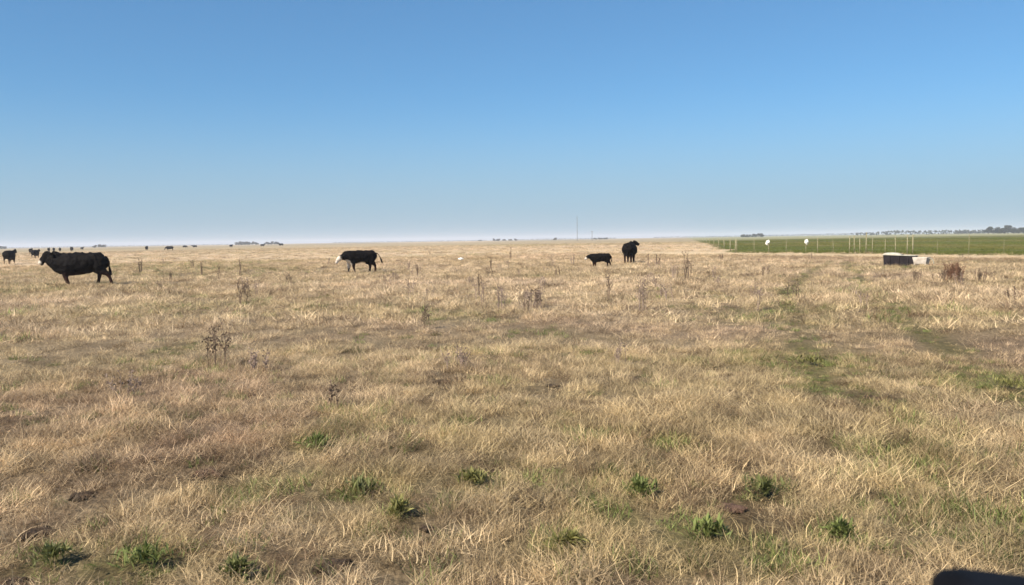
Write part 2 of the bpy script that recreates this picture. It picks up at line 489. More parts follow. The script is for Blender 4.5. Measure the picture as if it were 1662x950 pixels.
for k in range(5): reg('matted', n=64, radius=.12, length=(.05, .16), lean=(35, 88), width=.0026, lean_dir=0.0, spread=1.3, curl=.8, droop=.05)
for k in range(3): reg('thatch', n=70, radius=.13, length=(.03, .10), lean=(30, 88), width=.0034, curl=.4, droop=.03)
for k in range(2): reg('green', n=60, radius=.10, length=(.04, .11), lean=(5, 65), width=.0045, curl=.9)
for k in range(4): reg('mid', n=60, radius=.20, length=(.06, .17), lean=(10, 75), width=.0080, curl=.6, segs=2, droop=.04)
for k in range(3): reg('mid_mat', n=60, radius=.26, length=(.10, .24), lean=(45, 86), width=.0080, lean_dir=0.0, spread=.9, curl=.5, segs=2, droop=.06)
for k in range(4): reg('far', n=55, radius=.55, length=(.06, .16), lean=(10, 75), width=.022, curl=.5, segs=1, droop=.04)
for k in range(2): reg('crop', n=60, radius=.6, length=(.06, .18), lean=(5, 55), width=.022, curl=.5, segs=1)

P = dict(co=[], idx=[], rot=[], scl=[], tint=[])
def scatter(r0, r1, dens, half=R(40), zone='near'):
    area = half * (r1 * r1 - r0 * r0)
    n = int(area * dens)
    a = nrng.uniform(-half, half, n); q = np.sqrt(nrng.uniform(r0 * r0, r1 * r1, n))
    x, y = np.sin(a) * q, np.cos(a) * q
    f = fields(x, y); j = nrng.random(n); j2 = nrng.random(n)
    gf = f['gf']
    # thinner at the dark patches and in the wheel ruts
    bare = np.clip(f['dark'] * .55 + f['ruts'] * .15 + .75 * sstep(.56, .70, fbm(x, y, .24, 101)), 0, .75)
    strip = (gf > -8) & (gf < -.6) & (line_dist(x, y, COR, EDGE_R) < 3)
    keep = (j2 > bare) & ~(strip & (nrng.random(n) < .75)) & (y > .9)
    x, y, j, gf = x[keep], y[keep], j[keep], gf[keep]
    f = {k: v[keep] for k, v in f.items()}
    n = len(x)
    z = height(x, y)
    tall = (fbm(x, y, 1.4, 111) * .35 + fbm(x, y, .33, 115) * .6 + sstep(.45, .75, fbm(x, y, .2, 117)) * .6)
    flow = fbm(x, y, 2.2, 121) * 4 * math.pi
    flow = flow + fbm(x, y, .3, 123) * 7
    rz = flow + nrng.normal(0, 1.3, n)
    scl = (.55 + .75 * tall) * nrng.uniform(.8, 1.2, n)
    scl *= (1 - .5 * np.clip(f['ruts'], 0, 1)) * (1 - .3 * np.clip(f['green'], 0, 1)) * (1 - .45 * f['dark'])
    for (cx_, cy_, rx_, ry_, am_) in ((1365, 515, .9, 2.6, .6), (1590, 500, 3.0, 3.5, .55), (1480, 700, .8, .7, .25), (1340, 480, 1.2, 2.5, .4)):
        g_ = at(cx_, cy_); scl *= 1 + am_ * np.exp(-((x - g_.x) / rx_) ** 2 - ((y - g_.y) / ry_) ** 2)
    scl = np.minimum(scl, 1.5 if zone != 'near' or r1 > 11 else 1.3)
    kinds = np.zeros(n, int)
    u = nrng.random(n)
    up = sstep(.42, .68, fbm(x, y, .8, 131))
    if zone == 'near':
        for i in range(n):
            if j[i] < f['green'][i] * .6: kk = 'green'
            elif u[i] < .30: kk = 'thatch'
            elif u[i] < .30 + .52 * up[i] + .08: kk = 'upright'
            else: kk = 'matted'
            kinds[i] = T[kk][nrng.integers(len(T[kk]))]
    elif zone == 'mid':
        for i in range(n):
            kk = 'mid' if u[i] < .3 + .5 * up[i] else 'mid_mat'
            kinds[i] = T[kk][nrng.integers(len(T[kk]))]
    else:
        kinds[:] = np.array(T['far'])[nrng.integers(len(T['far']), size=n)]
    c = tint(f, j) * nrng.uniform(.78, 1.18, n)[:, None] * (.68 + .52 * sstep(.32, .68, fbm(x, y, .17, 141)))[:, None]
    ld = line_dist(x, y, COR, EDGE_R)
    st = ((gf > -8.5) & (gf < -.3) & (ld < 3) & (ld > -9)).astype(float)
    c = mixc(c, np.array((.80, .64, .42)) * nrng.uniform(.85, 1.1, n)[:, None], st * .75); scl = scl * (1 - .45 * st)
    far_r = sstep(14, 17, x) * sstep(-19, -16, ld) * (1 - sstep(-12, -9.5, ld))
    c = mixc(c, np.array((.33, .235, .15)), far_r * .6)
    ins = gf > .2
    if ins.any():
        kinds[ins] = np.array(T['crop'])[nrng.integers(2, size=ins.sum())]
        cc = mixc(np.broadcast_to(CROP, c.shape), CROP2, sstep(.4, .65, fbm(x, y * .4, 18, 95)) * nrng.random(n)) * nrng.uniform(.85, 1.2, n)[:, None]
        c[ins] = cc[ins] * 1.25; scl[ins] = nrng.uniform(.7, 1.1, ins.sum())
    P['co'].append(np.stack([x, y, z], 1)); P['idx'].append(kinds); P['tint'].append(c)
    P['rot'].append(np.stack([nrng.normal(0, .08, n), nrng.normal(0, .08, n), rz], 1)); P['scl'].append(scl)
scatter(1.6, 7, 230, zone='near')
scatter(7, 11, 150, zone='near')
scatter(11, 26, 42, zone='near')
scatter(14, 40, 7, zone='mid')
scatter(24, 75, 9, zone='mid', half=R(37))
scatter(60, 260, .55, zone='far', half=R(36))
def build_grass():
    co = np.vstack(P['co']); n = len(co)
    me = bpy.data.meshes.new('dry_grass')
    me.vertices.add(n); me.vertices.foreach_set('co', co.ravel())
    a = me.attributes.new('idx', 'INT', 'POINT'); a.data.foreach_set('value', np.concatenate(P['idx']).astype(np.int32))
    a = me.attributes.new('rot', 'FLOAT_VECTOR', 'POINT'); a.data.foreach_set('vector', np.vstack(P['rot']).ravel())
    a = me.attributes.new('scl', 'FLOAT', 'POINT'); a.data.foreach_set('value', np.concatenate(P['scl']))
    c = np.vstack(P['tint']); a = me.attributes.new('tint', 'FLOAT_COLOR', 'POINT'); a.data.foreach_set('color', np.hstack([c, np.ones((n, 1))]).ravel())
    o = bpy.data.objects.new('dry_grass', me); C.objects.link(o)
    tag(o, 'matted straw coloured grass with green patches covering the pasture', 'grass', kind='stuff')
    ng = bpy.data.node_groups.new('grass_on_points', 'GeometryNodeTree')
    ng.interface.new_socket('Geometry', in_out='INPUT', socket_type='NodeSocketGeometry')
    ng.interface.new_socket('Geometry', in_out='OUTPUT', socket_type='NodeSocketGeometry')
    N, L = ng.nodes, ng.links
    gi, go = N.new('NodeGroupInput'), N.new('NodeGroupOutput')
    ip = N.new('GeometryNodeInstanceOnPoints'); ci = N.new('GeometryNodeCollectionInfo')
    ci.inputs['Collection'].default_value = tuft_col; ci.inputs['Separate Children'].default_value = True; ci.inputs['Reset Children'].default_value = True
    def attr(name, t):
        k = N.new('GeometryNodeInputNamedAttribute'); k.data_type = t; k.inputs['Name'].default_value = name
        return k.outputs['Attribute']
    ip.inputs['Pick Instance'].default_value = True
    e2r = N.new('FunctionNodeEulerToRotation')
    L.new(gi.outputs[0], ip.inputs['Points']); L.new(ci.outputs[0], ip.inputs['Instance'])
    L.new(attr('idx', 'INT'), ip.inputs['Instance Index']); L.new(attr('rot', 'FLOAT_VECTOR'), e2r.inputs[0])
    L.new(e2r.outputs[0], ip.inputs['Rotation']); L.new(attr('scl', 'FLOAT'), ip.inputs['Scale'])
    L.new(ip.outputs[0], go.inputs[0])
    md = o.modifiers.new('grass_on_points', 'NODES'); md.node_group = ng
    print('grass instances', n)
build_grass()

# ---------------------------------------------------------------- cattle
BLACK = (.0040, .0030, .0030); WHITE = (.62, .55, .46); RUST = (.030, .012, .008)
def remeshed(bm, voxel=.028, smooth=6):
    me = bpy.data.meshes.new('raw'); bm.to_mesh(me); bm.free()
    o = bpy.data.objects.new('raw', me); C.objects.link(o)
    md = o.modifiers.new('r', 'REMESH'); md.mode = 'VOXEL'; md.voxel_size = voxel
    sm = o.modifiers.new('s', 'SMOOTH'); sm.iterations = smooth; sm.factor = .5
    dg = bpy.context.evaluated_depsgraph_get()
    out = bpy.data.meshes.new_from_object(o.evaluated_get(dg), depsgraph=dg)
    bpy.data.objects.remove(o); bpy.data.meshes.remove(me)
    out.materials.clear()
    # a rough winter coat: small tufts break the outline
    nv = len(out.vertices); cc = np.empty(nv * 3); out.vertices.foreach_get('co', cc); cc = cc.reshape(-1, 3)
    nn = np.empty(nv * 3); out.vertices.foreach_get('normal', nn); nn = nn.reshape(-1, 3)
    am = (vnoise(cc[:, 0] * 1.3 + cc[:, 1], cc[:, 2] + cc[:, 1] * .7, .07, 31) - .5) * .035 + (vnoise(cc[:, 0], cc[:, 2] - cc[:, 1], .16, 33) - .5) * .045
    am *= sstep(.15, .55, cc[:, 2])
    out.vertices.foreach_set('co', (cc + nn * am[:, None]).ravel()); out.update()
    return out

def cow_body(neck, head, legs, fat=1.0, voxel=.028, depth=1.0):
    """one continuous surface; faces +X. neck: ring list after the shoulder; head: poll to muzzle; legs: four joint chains"""
    bm = bmesh.new()
    tr = [(-.95, 1.03, .17, .17), (-.92, .995, .26, .255), (-.82, .955, .31, .315), (-.62, .93, .335, .345), (-.30, .88, .345 * fat, .41), (0, .855, .365 * fat, .435), (.34, .85, .355 * fat, .44), (.56, .87, .29, .42), (.72, .94, .23, .36)]
    tr = [(x, z + r2 * (1 - depth), r1, r2 * depth) for (x, z, r1, r2) in tr] + neck
    tube(bm, [(t[0], t[4] if len(t) > 4 else 0, t[1]) for t in tr], [(t[2], t[3]) for t in tr], 16, lateral=None)
    tube(bm, [h[0] for h in head], [h[1] for h in head], 12)
    # withers and hip bones
    tube(bm, [(.35, 0, 1.20), (.52, 0, 1.24), (.66, 0, 1.18)], [.05, .08, .05], 8)
    for s in (-1, 1):
        tube(bm, [(-.44, s * .17, 1.16), (-.58, s * .215, 1.165), (-.80, s * .16, 1.12)], [.05, .08, .06], 8)
    for lg in legs:
        tube(bm, [p for p, r in lg], [((r[0] * 1.12, r[1] * 1.12) if isinstance(r, tuple) else r * 1.18) for p, r in lg], 10, lateral=(0, 1, 0))
    return remeshed(bm, voxel, 5)

def front_leg(s, knee=0.0, foot=0.0, lift=0.0):
    y = s * .17
    return [((.54, y * .9, .92), (.11, .19)), ((.50 + knee * .2, y, .66), (.10, .15)), ((.50 + knee * .6, y, .50), (.075, .10)), ((.51 + knee, y, .37 + lift), (.066, .074)), ((.50 + (knee + foot) * .5, y, .22 + lift), .050), ((.49 + foot, y, .11 + lift), .055), ((.53 + foot, y, .035 + lift), (.06, .07))]
def hind_leg(s, knee=0.0, hock=0.0, foot=0.0, lift=0.0):
    y = s * .18
    return [((-.68, y * .9, .98), (.15, .22)), ((-.62 + knee * .5, y, .76), (.13, .22)), ((-.62 + knee, y, .60), (.10, .15)), ((-.76 + hock, y, .44 + lift * .5), (.065, .085)), ((-.75 + (hock + foot) * .5, y, .28 + lift), .052), ((-.72 + foot, y, .12 + lift), .056), ((-.67 + foot, y, .035 + lift), (.06, .07))]

def paint(me, white, rust=True):
    co = np.empty(len(me.vertices) * 3); me.vertices.foreach_get('co', co); co = co.reshape(-1, 3)
    c = np.broadcast_to(np.array(BLACK), co.shape).copy()
    if rust:
        c = mixc(c, np.array(RUST), sstep(.62, .30, co[:, 2]))
    jit = (vnoise(co[:, 0] + co[:, 1], co[:, 2], .06, 5) - .5) * .05
    w = np.zeros(len(co))
    for (p, r) in white:
        dd = np.linalg.norm((co - np.array(p)) / np.array(r), axis=1) + jit * 8
        w = np.maximum(w, 1 - sstep(.8, 1.2, dd))
    c = mixc(c, np.array(WHITE), w)
    a = me.color_attributes.new('coat', 'FLOAT_COLOR', 'POINT')
    a.data.foreach_set('color', np.hstack([c, np.ones((len(c), 1))]).ravel())

def flat_coat(me, col):
    a = me.color_attributes.new('coat', 'FLOAT_COLOR', 'POINT')
    a.data.foreach_set('color', [*col, 1] * len(me.vertices))

def ear(parent, p, s, yaw=0.0, size=1.0):
    bm = bmesh.new()
    tube(bm, [(0, 0, 0), (-.02, s * .07 * size, .005), (-.03, s * .14 * size, -.01), (-.035, s * .20 * size, -.04)], [(.022, .022), (.065, .02), (.06, .016), (.015, .008)], 8, lateral=(1, 0, 0))
    me = bpy.data.meshes.new('ear'); bm.to_mesh(me); bm.free(); flat_coat(me, BLACK)
    o = me_obj('ear', me, M['coat'], parent)
    o.location = p; o.rotation_euler = (0, 0, yaw)
    return o

def make_cow(label, loc, rz, scale, neck, head, legs, white, tail, group, cat='cow', voxel=.028, fat=1.0, depth=1.0, name='cow'):
    root = empty(name, loc, rz, scale)
    tag(root, label, cat, group)
    me = cow_body(neck, head, legs, fat, voxel, depth)
    paint(me, white)
    me_obj('body', me, M['coat'], root)
    hp = Vector(head[0][0]); mz = Vector(head[-1][0])
    ax = (mz - hp).normalized()
    sidev = Vector((0, 0, 1)).cross(ax).normalized()
    up = ax.cross(sidev)
    for s in (-1, 1):
        e = ear(root, hp + sidev * (s * .075) - up * .0 + Vector((0, 0, .03)), s, math.atan2(ax.y, ax.x))
        bm = bmesh.new(); bmesh.ops.create_icosphere(bm, subdivisions=2, radius=.022)
        o = mesh_obj('eye', bm, M['eye'], root); o.location = hp + ax * .15 + sidev * (s * .105) + up * .03
    bm = bmesh.new()
    rr = [.035, .028, .022, .02, .02, .045, .05, .02]
    idx = np.linspace(0, len(tail) - 1, 8)
    pts = [Vector(tail[int(i)]).lerp(Vector(tail[min(int(i) + 1, len(tail) - 1)]), i - int(i)) for i in idx]
    tube(bm, pts, rr, 8, lateral=(0, 1, 0))
    me = bpy.data.meshes.new('tail'); bm.to_mesh(me); bm.free(); flat_coat(me, BLACK)
    me_obj('tail', me, M['coat'], root)
    for lg in legs:
        q = Vector(lg[-1][0])
        bm = bmesh.new()
        tube(bm, [(-.01, 0, .075), (.005, 0, .04), (.025, 0, 0)], [(.048, .05), (.056, .062), (.062, .072)], 10, lateral=(0, 1, 0))
        o = mesh_obj('hoof', bm, M['hoof'], root); o.location = (q.x, q.y, q.z - .035)
    return root

CG = 'black cattle grazing in the dry pasture'
# big walking cow at the left, facing left
p = ground(130, 463); p.z -= .02
neck = [(.82, 1.03, .20, .33), (.92, 1.09, .17, .30), (1.00, 1.14, .145, .26)]
head = [((.94, 0, 1.25), (.12, .13)), ((1.02, 0, 1.22), (.135, .17)), ((1.12, 0, 1.12), (.12, .165)), ((1.23, 0, 1.00), (.095, .125)), ((1.31, 0, .91), (.09, .10)), ((1.34, 0, .87), (.07, .065))]
make_cow('large black cow with white muzzle walking left across the dry grass', p, R(196), 1.02, neck, head,
         [front_leg(-1, .03, -.02), front_leg(1, -.08, -.14, .0), hind_leg(-1, .06, .10, .12), hind_leg(1, -.12, -.26, -.42)],
         [((1.36, 0, .90), (.12, .16, .12)), ((1.19, 0, 1.15), (.07, .04, .09)), ((-.25, 0, .48), (.12, .12, .05))],
         [(-.92, 0, 1.12), (-1.02, 0, 1.04), (-1.04, 0, .80), (-1.06, 0, .60), (-1.10, 0, .38)], CG, fat=1.05)
# young black and white one in the middle, walking left with its head down, turned a little to the camera
p = ground(584, 442); p.z -= .02
neck = [(.84, .98, .15, .25), (.96, .95, .12, .19), (1.06, .92, .10, .15)]
head = [((1.04, 0, .98), (.10, .11)), ((1.11, 0, .94), (.115, .13)), ((1.20, 0, .83), (.10, .125)), ((1.30, 0, .70), (.075, .095)), ((1.37, 0, .61), (.078, .08)), ((1.39, 0, .575), (.06, .055))]
make_cow('young black heifer with white face, brisket and belly walking left with lowered head', p, R(180 + 34), .90, neck, head,
         [front_leg(-1, .06, .10), front_leg(1, -.08, -.14, .0), hind_leg(-1, .02, .04, .04), hind_leg(1, -.04, -.10, -.14)],
         [((1.26, 0, .76), (.22, .2, .25)), ((.74, 0, .66), (.17, .24, .17)), ((.60, 0, .50), (.15, .26, .20)), ((-.02, 0, .57), (.34, .26, .08)), ((.52, 0, .2), (.1, .5, .05))],
         [(-.92, 0, 1.12), (-1.08, 0, 1.10), (-1.22, 0, .95), (-1.32, 0, .72), (-1.38, 0, .52)], CG, fat=.86, depth=.84, name='heifer')
# small calf
p = ground(974, 434); p.z -= .04
neck = [(.84, 1.02, .15, .23), (.95, 1.02, .125, .19), (1.04, 1.01, .11, .16)]
head = [((1.02, 0, 1.06), (.11, .12)), ((1.09, 0, 1.03), (.125, .14)), ((1.18, 0, .93), (.11, .13)), ((1.27, 0, .83), (.085, .10)), ((1.33, 0, .77), (.082, .08)), ((1.35, 0, .74), (.06, .06))]
make_cow('small black calf with white face standing side-on beside the standing cow', p, R(188), .60, neck, head,
         [front_leg(-1, .02, .02), front_leg(1, -.05, -.08), hind_leg(-1, .02, .04, .04), hind_leg(1, -.04, -.10, -.16)],
         [((1.28, 0, .83), (.15, .16, .17))],
         [(-.92, 0, 1.10), (-1.00, 0, 1.02), (-1.03, 0, .85), (-1.03, 0, .65), (-1.04, 0, .52)], CG, cat='calf', fat=.92, depth=.86, name='calf')
# cow seen almost end-on with head raised to the right
p = ground(1022, 428); p.z -= .02
neck = [(.80, 1.07, .19, .29, 0), (.88, 1.14, .17, .25, -.04), (.94, 1.18, .15, .21, -.09)]
head = [((.92, -.08, 1.28), (.13, .13)), ((.94, -.16, 1.27), (.14, .16)), ((.95, -.27, 1.23), (.13, .15)), ((.96, -.38, 1.18), (.10, .11)), ((.96, -.45, 1.16), (.095, .095)), ((.96, -.48, 1.15), (.07, .07))]
make_cow('plain black cow seen almost end-on with raised head turned right', p, R(74), .97, neck, head,
         [front_leg(-1, .02, .02), front_leg(1, -.03, -.04), hind_leg(-1, 0, .02, .02), hind_leg(1, 0, -.03, -.04)],
         [], [(-.92, 0, 1.12), (-1.01, 0, 1.04), (-1.03, 0, .80), (-1.02, 0, .62), (-1.02, 0, .42)], CG, fat=1.22)

# far cattle: one small animal, copied
def far_cow_mesh(grazing):
    if grazing:
        neck = [(.92, .92, .14, .2), (1.08, .78, .11, .16), (1.2, .6, .1, .13)]
        head = [((1.2, 0, .58), .1), ((1.27, 0, .42), .11), ((1.3, 0, .28), .08), ((1.32, 0, .18), .06)]
    else:
        neck = [(.92, 1.08, .15, .235), (1.10, 1.16, .125, .19), (1.24, 1.22, .11, .15)]
        head = [((1.22, 0, 1.3), .11), ((1.32, 0, 1.25), .12), ((1.46, 0, 1.12), .09), ((1.58, 0, 1.0), .07)]
    me = cow_body(neck, head, [front_leg(-1), front_leg(1, -.05, -.06), hind_leg(-1), hind_leg(1, -.03, -.06, -.06)], 1.0, .06)
    paint(me, [], True)
    return me
far_meshes = [far_cow_mesh(False), far_cow_mesh(True)]
first = {}
FAR = [  # px, distance, heading (deg), grazing, size, label
    (15, 86, 70, 0, 1.0, 'black cow standing nearly end-on at the left edge of the field'),
    (57, 126, 68, 0, .92, 'dark cow beyond the large walking cow, just left of its muzzle'),
    (50, 205, 80, 0, 1.0, 'tiny dark cow far off, just left of the dark cow by the muzzle'),
    (79, 290, 84, 0, 1.05, 'leftmost of the far cows showing above the large cow\'s neck'),
    (87, 300, 262, 0, 1.0, 'second from the left of the far cows above the large cow'),
    (97, 280, 90, 0, 1.0, 'third from the left of the far cows above the large cow'),
    (116, 285, 100, 0, 1.15, 'far cow above the large cow\'s shoulder, last of the close line'),
    (133, 400, 60, 0, 1.0, 'tiny far cow above the middle of the large cow\'s back'),
    (238, 270, 80, 0, 1.05, 'end-on tiny black cow on the horizon left of the side-on one'),
    (275, 245, 185, 1, 1.0, 'side-on black cow grazing near the horizon, left centre'),
    (300, 420, 10, 1, 1.0, 'very small far cow between the side-on grazer and distant trees'),
    (316, 400, 170, 0, 1.0, 'very small far cow standing right of the side-on grazing cow'),
    (375, 390, 60, 0, 1.1, 'small far cow just left of the distant tree clump'),
    (426, 430, 30, 0, 1.1, 'small far cow between the two left tree clumps'),
    (456, 440, 175, 0, 1.2, 'small far cow below the right end of the second tree clump')]
for (px, D, hd, gz, sc, lab) in FAR:
    if gz not in first:
        o = me_obj('far_cow', far_meshes[gz], M['coat']); first[gz] = o
    else:
        o = first[gz].copy(); C.objects.link(o)
    q = at_dist(px, D); o.location = (q.x, q.y, hz(q) - .02); o.rotation_euler = (0, 0, math.atan2(q.y, q.x) - R(90) + R(hd)); o.scale = (sc,) * 3
    tag(o, lab, 'cow', 'far cattle near the horizon')

# ---------------------------------------------------------------- water troughs at the right
def build_troughs():
    L0 = ground(1432, 433); R0 = ground(1483, 433.5)
    d = (R0 - L0); L = d.length; rz = math.atan2(d.y, d.x)
    t = empty('water_trough', (L0.x, L0.y, min(L0.z, R0.z) - .03), rz + R(6))
    tag(t, 'long black drinking trough with pale lid at its left end', 'trough')
    H, D_ = .56, .75
    bm = bmesh.new()
    # hollow trough, walls splayed a little
    def ringv(x0, x1, y0, y1, z):
        return [bm.verts.new(p) for p in ((x0, y0, z), (x1, y0, z), (x1, y1, z), (x0, y1, z))]
    a = ringv(.05, L - .05, .05, D_ - .05, 0); b = ringv(0, L, 0, D_, H); c = ringv(.06, L - .06, .06, D_ - .06, H); e = ringv(.10, L - .10, .10, D_ - .10, .08)
    for u, v in ((a, b), (b, c), (c, e)):
        for k in range(4): bm.faces.new((u[k], u[(k + 1) % 4], v[(k + 1) % 4], v[k]))
    bm.faces.new(a[::-1]); bm.faces.new(e)
    bevel_all(bm, .024, 3)
    mesh_obj('tank', bm, M['tank_dark'], t)
    t.rotation_euler.y = R(2.2)
    for k in range(3):
        bm = bmesh.new(); x = .28 + k * (L - .56) / 2
        box(bm, x - .03, x + .03, -.035, .03, .05, H - .03); bevel_all(bm, .008, 1)
        mesh_obj('stiffener', bm, M['tank_dark'], t)
    for (x0, x1, y0, y1) in ((-.02, L + .02, -.03, .05), (-.02, L + .02, D_ - .05, D_ + .03)):
        bm = bmesh.new(); box(bm, x0, x1, y0, y1, H + .002, H + .035); bevel_all(bm, .008, 1)
        mesh_obj('rim', bm, M['rim'], t)
    bm = bmesh.new(); v = [bm.verts.new(p) for p in ((.09, .09, H - .1), (L - .09, .09, H - .1), (L - .09, D_ - .09, H - .1), (.09, D_ - .09, H - .1))]; bm.faces.new(v)
    mesh_obj('water_surface', bm, M['water'], t)
    # pale domed cover over the float valve
    bm = bmesh.new()
    xs = [(0.0, .03), (.08, .07), (.30, .085), (.50, .08), (.74, .012)]
    rows = []
    for (x, z) in xs:
        rows.append([bm.verts.new((x, y, H + .037 + z * k)) for (y, k) in ((-.01, 0), (-.01, .5), (.10, 1), (D_ - .1, 1), (D_ + .01, .5), (D_ + .01, 0))])
    for i in range(len(rows) - 1):
        for k in range(5): bm.faces.new((rows[i][k], rows[i][k + 1], rows[i + 1][k + 1], rows[i + 1][k]))
        bm.faces.new((rows[i][0], rows[i + 1][0], rows[i + 1][5], rows[i][5]))
    bm.faces.new(rows[0]); bm.faces.new(rows[-1][::-1])
    bmesh.ops.recalc_face_normals(bm, faces=bm.faces)
    mesh_obj('lid', bm, M['rim_pale'], t, smooth=False)
    # pale concrete trough on legs at the right end
    q = ground(1492, 434)
    t2 = empty('concrete_trough', (q.x, q.y, q.z - .03), rz - R(4))
    tag(t2, 'short pale concrete trough on stubby legs at the black trough\'s right end', 'trough')
    bm = bmesh.new()
    W_, D2, z0, z1 = .31, .5, .17, .47
    a = [bm.verts.new(p) for p in ((-W_ + .06, .06, z0), (W_ - .06, .06, z0), (W_ - .06, D2 - .06, z0), (-W_ + .06, D2 - .06, z0))]
    b = [bm.verts.new(p) for p in ((-W_, 0, z1), (W_, 0, z1), (W_, D2, z1), (-W_, D2, z1))]
    c = [bm.verts.new(p) for p in ((-W_ + .05, .05, z1), (W_ - .05, .05, z1), (W_ - .05, D2 - .05, z1), (-W_ + .05, D2 - .05, z1))]
    e = [bm.verts.new(p) for p in ((-W_ + .1, .1, z0 + .06), (W_ - .1, .1, z0 + .06), (W_ - .1, D2 - .1, z0 + .06), (-W_ + .1, D2 - .1, z0 + .06))]
    for u, v in ((a, b), (b, c), (c, e)):
        for k in range(4): bm.faces.new((u[k], u[(k + 1) % 4], v[(k + 1) % 4], v[k]))
    bm.faces.new(a[::-1]); bm.faces.new(e); bevel_all(bm, .012, 2)
    mesh_obj('basin', bm, M['concrete'], t2)
    for (x, y) in ((-.23, .08), (.22, .08), (-.23, .42), (.22, .42)):
        bm = bmesh.new()
        tube(bm, [(x - .02, y, .0), (x, y, .1), (x, y, z0 + .02)], [(.05, .045), (.045, .04), (.06, .05)], 8, lateral=(0, 1, 0))
        mesh_obj('leg', bm, M['concrete'], t2, smooth=False)
    a_, b_2 = ground(1508, 434), ground(1545, 434)
    pr = empty('rusty_pipe', (a_.x, a_.y, a_.z + .07), math.atan2(b_2.y - a_.y, b_2.x - a_.x))
    tag(pr, 'low rusty brown pipe lying between the concrete trough and rusty bush', 'pipe')
    Lp = (b_2 - a_).length
    bm = bmesh.new(); tube(bm, [(0, 0, 0), (Lp * .5, .03, .01), (Lp, 0, -.01)], [.055] * 3, 10); mesh_obj('pipe_run', bm, M['rust'], pr)
    for k in (0.02, .98):
        bm = bmesh.new(); tube(bm, [(Lp * k - .04, 0, 0), (Lp * k + .04, 0, 0)], [.075] * 2, 10); mesh_obj('flange', bm, M['rust'], pr)
    bm = bmesh.new(); tube(bm, [(W_ - .02, .25, z1 - .06), (W_ + .12, .25, z1 - .05), (W_ + .2, .25, z1 - .2), (W_ + .21, .25, 0)], [.018] * 4, 8, lateral=(0, 1, 0))
    mesh_obj('pipe', bm, M['rim'], t2)
build_troughs()

# ---------------------------------------------------------------- fences
def fence(name, posts, label, wires=4, extra=()):
    """posts: (x, y, height, thickness)"""
    root = empty(name, (posts[0][0], posts[0][1], hz(posts[0])))
    tag(root, label, 'fence')
    base = Vector(root.location)
    for (x, y, h, w) in posts:
        bm = bmesh.new()
        lx, ly = rnd.gauss(0, .03), rnd.gauss(0, .03)
        tube(bm, [(0, 0, -.15), (lx * .4, ly * .4, h * .5), (lx, ly, h - .02), (lx, ly, h)], [w * .5, w * .5, w * .46, w * .3], 8, lateral=(0, 1, 0))
        o = mesh_obj('post', bm, M['post'], root); o.location = Vector((x, y, hz((x, y)))) - base
    for k in range(wires):
        z = .3 + k * .95 / max(1, wires - 1)
        bm = bmesh.new()
        tube(bm, [Vector((x, y, hz((x, y)) + z)) - base for (x, y, h, w) in posts], [.0022] * len(posts), 5)
        mesh_obj('wire', bm, M['wire'], root)
    return root
def edge_pt(px):
    """where the field's front edge crosses this column of the photograph"""
    d = at_dist(px, 1)
    a, b = COR, EDGE_R
    vx, vy = b.x - a.x, b.y - a.y
    t = (a.x * vy - a.y * vx) / (d.x * vy - d.y * vx)
    return d.x * t, d.y * t
front = []
for px, h, w in ((1196, 1.2, .08), (1224, 1.25, .07), (1248, 1.0, .09), (1276, 1.2, .06), (1308, 1.0, .07), (1327, 1.25, .08), (1353, 1.1, .05), (1379, 1.32, .11), (1387, 1.38, .10), (1396, 1.15, .10), (1406, 1.62, .11), (1416, 1.2, .07), (1437, 1.15, .07), (1454, 1.32, .09), (1473, 1.42, .11), (1482, 1.45, .12), (1522, 1.0, .035), (1573, 1.45, .05), (1630, 1.05, .035), (1690, 1.2, .05), (1760, 1.2, .05)):
    x, y = edge_pt(px); front.append((x, y, h, w * .72))
fence('wire_fence', front, 'pale uneven post and wire fence along the front of the green field')
sidep = []
for k in range(14):
    t = (k + .6) / 14
    t = t ** 1.6
    q = COR.lerp(EDGE_F, t); sidep.append((q.x, q.y, 1.2, .10))
fence('side_fence', sidep, 'thin fence running away along the left edge of the green field', 3)

# white sacks caught on two fence posts
def sack(px, lab, slant, sc):
    sc *= .76
    x, y = edge_pt(px)
    bm = bmesh.new()
    bmesh.ops.create_icosphere(bm, subdivisions=4, radius=1)
    r = random.Random(px)
    ph = [r.uniform(0, 6) for _ in range(6)]
    for v in bm.verts:
        c = v.co
        k = 1 + .16 * math.sin(5 * c.x + ph[0] + 3 * c.z) + .12 * math.sin(7 * c.y + ph[1] - 4 * c.z) + .07 * math.sin(13 * c.z + ph[2] + 9 * c.x)
        pinch = .72 + .28 * math.cos((c.z + .25) * 1.6)
        v.co = Vector((c.x * .21 * k * pinch + c.z * slant, c.y * .15 * k * pinch, c.z * .27 * k))
    o = mesh_obj('white_sack', bm, M['white'])
    o.scale = (sc,) * 3
    o.location = (x, y - .12, hz((x, y)) + .93)
    tag(o, lab, 'sack', 'white sacks hung on the field fence')
sack(1245, 'slanting crumpled white sack hung on the fence, left of the two', .09, 1.05)
sack(1308, 'upright white sack hung on the fence, nearer the pale post cluster', 0.0, 1.0)
# small white scrap lying in the dry grass
q = ground(748, 422.5)
bm = bmesh.new(); bmesh.ops.create_icosphere(bm, subdivisions=3, radius=1)
for v in bm.verts:
    c = v.co; k = 1 + .15 * math.sin(6 * c.x + 1) + .1 * math.sin(8 * c.y)
    v.co = Vector((c.x * .19 * k, c.y * .15 * k, c.z * .10 * k))
o = mesh_obj('white_scrap', bm, M['white']); o.location = (q.x, q.y, q.z + .12)
tag(o, 'small white scrap lying in dry grass between the heifer and calf', 'scrap')

